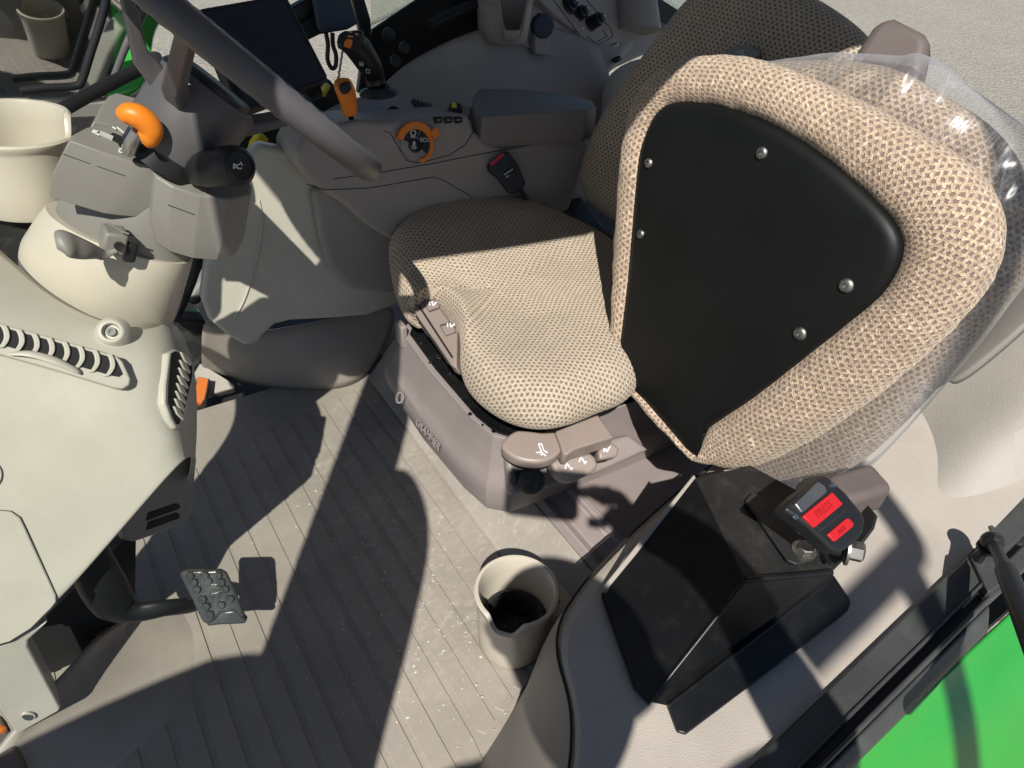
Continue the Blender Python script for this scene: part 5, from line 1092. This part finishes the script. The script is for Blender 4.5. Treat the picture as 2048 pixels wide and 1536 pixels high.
# crumbs and dry flakes trodden into the mat
random.seed(11); vs, fs = [], []
for i in range(260):
    x = random.triangular(0.05, 0.58, 0.42); y = random.uniform(0.45, 1.25); s_ = random.uniform(.0008, .0035); z = 0.003
    a = random.uniform(0, 6.28); h = random.uniform(.0004, .0016)
    c = V((x, y, z)); b = len(vs)
    for q in range(4): vs.append(c + V((math.cos(a + q * 1.57) * s_ * random.uniform(.5, 1.4), math.sin(a + q * 1.57) * s_ * random.uniform(.5, 1.2), 0)))
    vs.append(c + V((0, 0, h)))
    fs += [(b, b + 1, b + 4), (b + 1, b + 2, b + 4), (b + 2, b + 3, b + 4), (b + 3, b, b + 4)]
cr = mk('mat_crumbs', vs, fs, M['dust'], smooth=False); cr['kind'] = 'stuff'; cr['label'] = 'dry crumbs and flakes trodden into the floor mat'; cr['category'] = 'crumbs'

# ------------------------------------------------------------------ cab roof and front post (above and beside the camera)
roof = prism('cab_roof', [(-0.19, 0.46, 1.70), (-0.06, 0.415, 1.70), (0.40, 0.330, 1.70), (0.60, 0.37, 1.70), (0.85, 0.33, 1.70), (2.3, 0.05, 1.70), (2.3, 2.4, 1.70), (-0.21, 2.4, 1.70)], (0, 0, .16), M['taupe'], bevel=0.01, seg=2); struct(roof)
SE1 = SUN_DIR.cross(V((0, 0, 1))).normalized(); SE2 = SE1.cross(SUN_DIR).normalized()
if SE2.z < 0: SE2 = -SE2
def sp(x, y, back=0.05): return CAM + SE1 * x + SE2 * y - SUN_DIR * back
prism('roof_post', [sp(-.455, -.5), sp(-.45, .1), sp(-.447, .62), sp(-.29, .62), sp(-.29, .08), sp(-.30, -.5)], -SUN_DIR * .05, M['black'], roof, bevel=0.012, seg=3)
prism('low_shade_block', [sp(-.455, -.335), sp(-.50, -.343), sp(-.54, -.352), sp(-.61, -.384), sp(-.685, -.422), sp(-.742, -.454), sp(-.95, -.60), sp(-.95, -.95), sp(-.30, -.95), sp(-.30, -.42)], -SUN_DIR * .04, M['black'], roof, bevel=0.01, seg=3)  # unseen block added to shade the lower left of the floor
tube('shade_tube', [sp(.62, .9, 1.3), sp(.66, .5, 1.3), sp(.69, .163, 1.3), sp(.725, .06, 1.3), sp(.74, -.013, 1.3), sp(.70, -.05, 1.3), sp(.60, -.12, 1.3), sp(.48, -.2, 1.3)], 0.028, M['black'], roof, n=5)  # unseen tube added to cast a soft band across the wheel arch
tube('shade_tube', [sp(.712, -.06, 1.3), sp(.72, -.18, 1.3), sp(.74, -.267, 1.3), sp(.76, -.45, 1.3), sp(.80, -.9, 1.3)], 0.028, M['black'], roof, n=4)  # second unseen tube, added for the dark band on the green panel
# windscreen ahead of the post, tinted panes on the right and at the back, rear wall
prism('windscreen', [sp(-.456, -.34, .06), sp(-.456, .64, .06), sp(-1.25, .95, .06), sp(-2.2, .95, .06), sp(-2.2, -.9, .06), sp(-.95, -.62, .06)], -SUN_DIR * .006, M['glass_tint'], roof)
prism('right_glass', [(-0.2, 2.34, 0.95), (2.2, 2.34, 0.95), (2.2, 2.34, 1.69), (-0.2, 2.34, 1.69)], (0, .006, 0), M['glass_tint'], roof)
rear = prism('rear_wall', [(2.2, 0.0, -0.2), (2.2, 2.3, -0.2), (2.2, 2.3, 0.42), (2.2, 0.0, 0.42)], (0.05, 0, 0), M['taupe'], bevel=0.01); struct(rear)
# the person taking the picture stands behind the camera in the door opening
pers = thing('person', 'person in dark clothing leaning into the cab doorway with a raised phone', 'person', sp(.1, -1.2, .2))
sk = [(.12, -.66, .24, .16), (.13, -.85, .26, .17), (.12, -.42, .17, .07), (.33, -.44, .22, .105), (.485, -.33, .18, .080), (.40, -.175, .12, .052), (.31, -.05, .075, .050), (.22, -.006, .055, .050),
      (-.04, -.53, .22, .09), (-.25, -.64, .18, .065), (-.25, -.47, .16, .066), (-.24, -.30, .14, .072), (-.235, -.12, .10, .074), (-.255, -.03, .07, .06), (-.31, .05, .055, .045)]
ed = [(1, 0), (0, 2), (0, 3), (3, 4), (4, 5), (5, 6), (6, 7), (0, 8), (8, 9), (9, 10), (10, 11), (11, 12), (12, 13), (13, 14)]
me = bpy.data.meshes.new('body'); o0 = ROOT[pers]
bm = bmesh.new(); ly = bm.verts.layers.skin.verify(); bv = []
for i_, (x, y, b, r) in enumerate(sk):
    q = bm.verts.new(sp(x, y, b) - o0); q[ly].radius = (r, r); q[ly].use_root = (i_ == 1); bv.append(q)
for i_, j_ in ed: bm.edges.new((bv[i_], bv[j_]))
bm.to_mesh(me); bm.free()
bod = bpy.data.objects.new('body', me); COL.objects.link(bod); bod.parent = pers; ROOT[bod] = o0
me.materials.append(M['cloth']); bod.modifiers.new('skin', 'SKIN')
mm = bod.modifiers.new('sub', 'SUBSURF'); mm.levels = 2; mm.render_levels = 2
hc_ = sp(.113, -.235, .17); hu = (SE2 * .9 - SUN_DIR * .2).normalized()
lathe('head', [(0.055, -.13), (0.07, -.11), (0.095, -.07), (0.112, -.01), (0.116, .03), (0.108, .07), (0.085, .103), (0.04, .122), (0.0, .126)], hc_, hu, M['skin'], pers, seg=28, sub=1)
lathe('hair', [(0.128, -.05), (0.134, .0), (0.130, .045), (0.110, .09), (0.065, .118), (0.0, .128)], hc_ - V((0.01, 0.014, 0)), hu, M['cloth'], pers, seg=18, sub=1)
tube('nose', [hc_ + SUN_DIR * .11 + hu * .01, hc_ + SUN_DIR * .135 - hu * .02, hc_ + SUN_DIR * .115 - hu * .035], [.008, .014, .01], M['skin'], pers, n=3)
for s_ in (-1, 1):
    tube('ear', [hc_ + SE1 * s_ * .112 + hu * .02, hc_ + SE1 * s_ * .126, hc_ + SE1 * s_ * .112 - hu * .03], [.012, .016, .01], M['skin'], pers, n=3)
for k_, (fx, fy) in enumerate(((.235, .04), (.215, .046), (.19, .046), (.165, .04))):
    tube('finger', [sp(.255 - .014 * k_, .015, .045), sp(fx, fy - .006, .03), sp(fx - .035, fy - .02, .02)], [.013, .012, .010], M['skin'], pers, n=3)
tube('thumb', [sp(.23, .0, .05), sp(.20, -.03, .04), sp(.17, -.03, .04)], [.014, .012, .010], M['skin'], pers, n=3)
phone = thing('phone', 'black phone held up in front of the person', 'phone', sp(.07, .02, .03))
prism('phone_body', catmull([sp(-.012, -.022, .025), sp(-.012, .055, .025), sp(-.002, .066, .025), sp(.14, .066, .025), sp(.15, .055, .025), sp(.15, -.022, .025), sp(.14, -.034, .025), sp(-.002, -.034, .025)], 1, True), -SUN_DIR * .008, M['black'], phone, bevel=0.003)
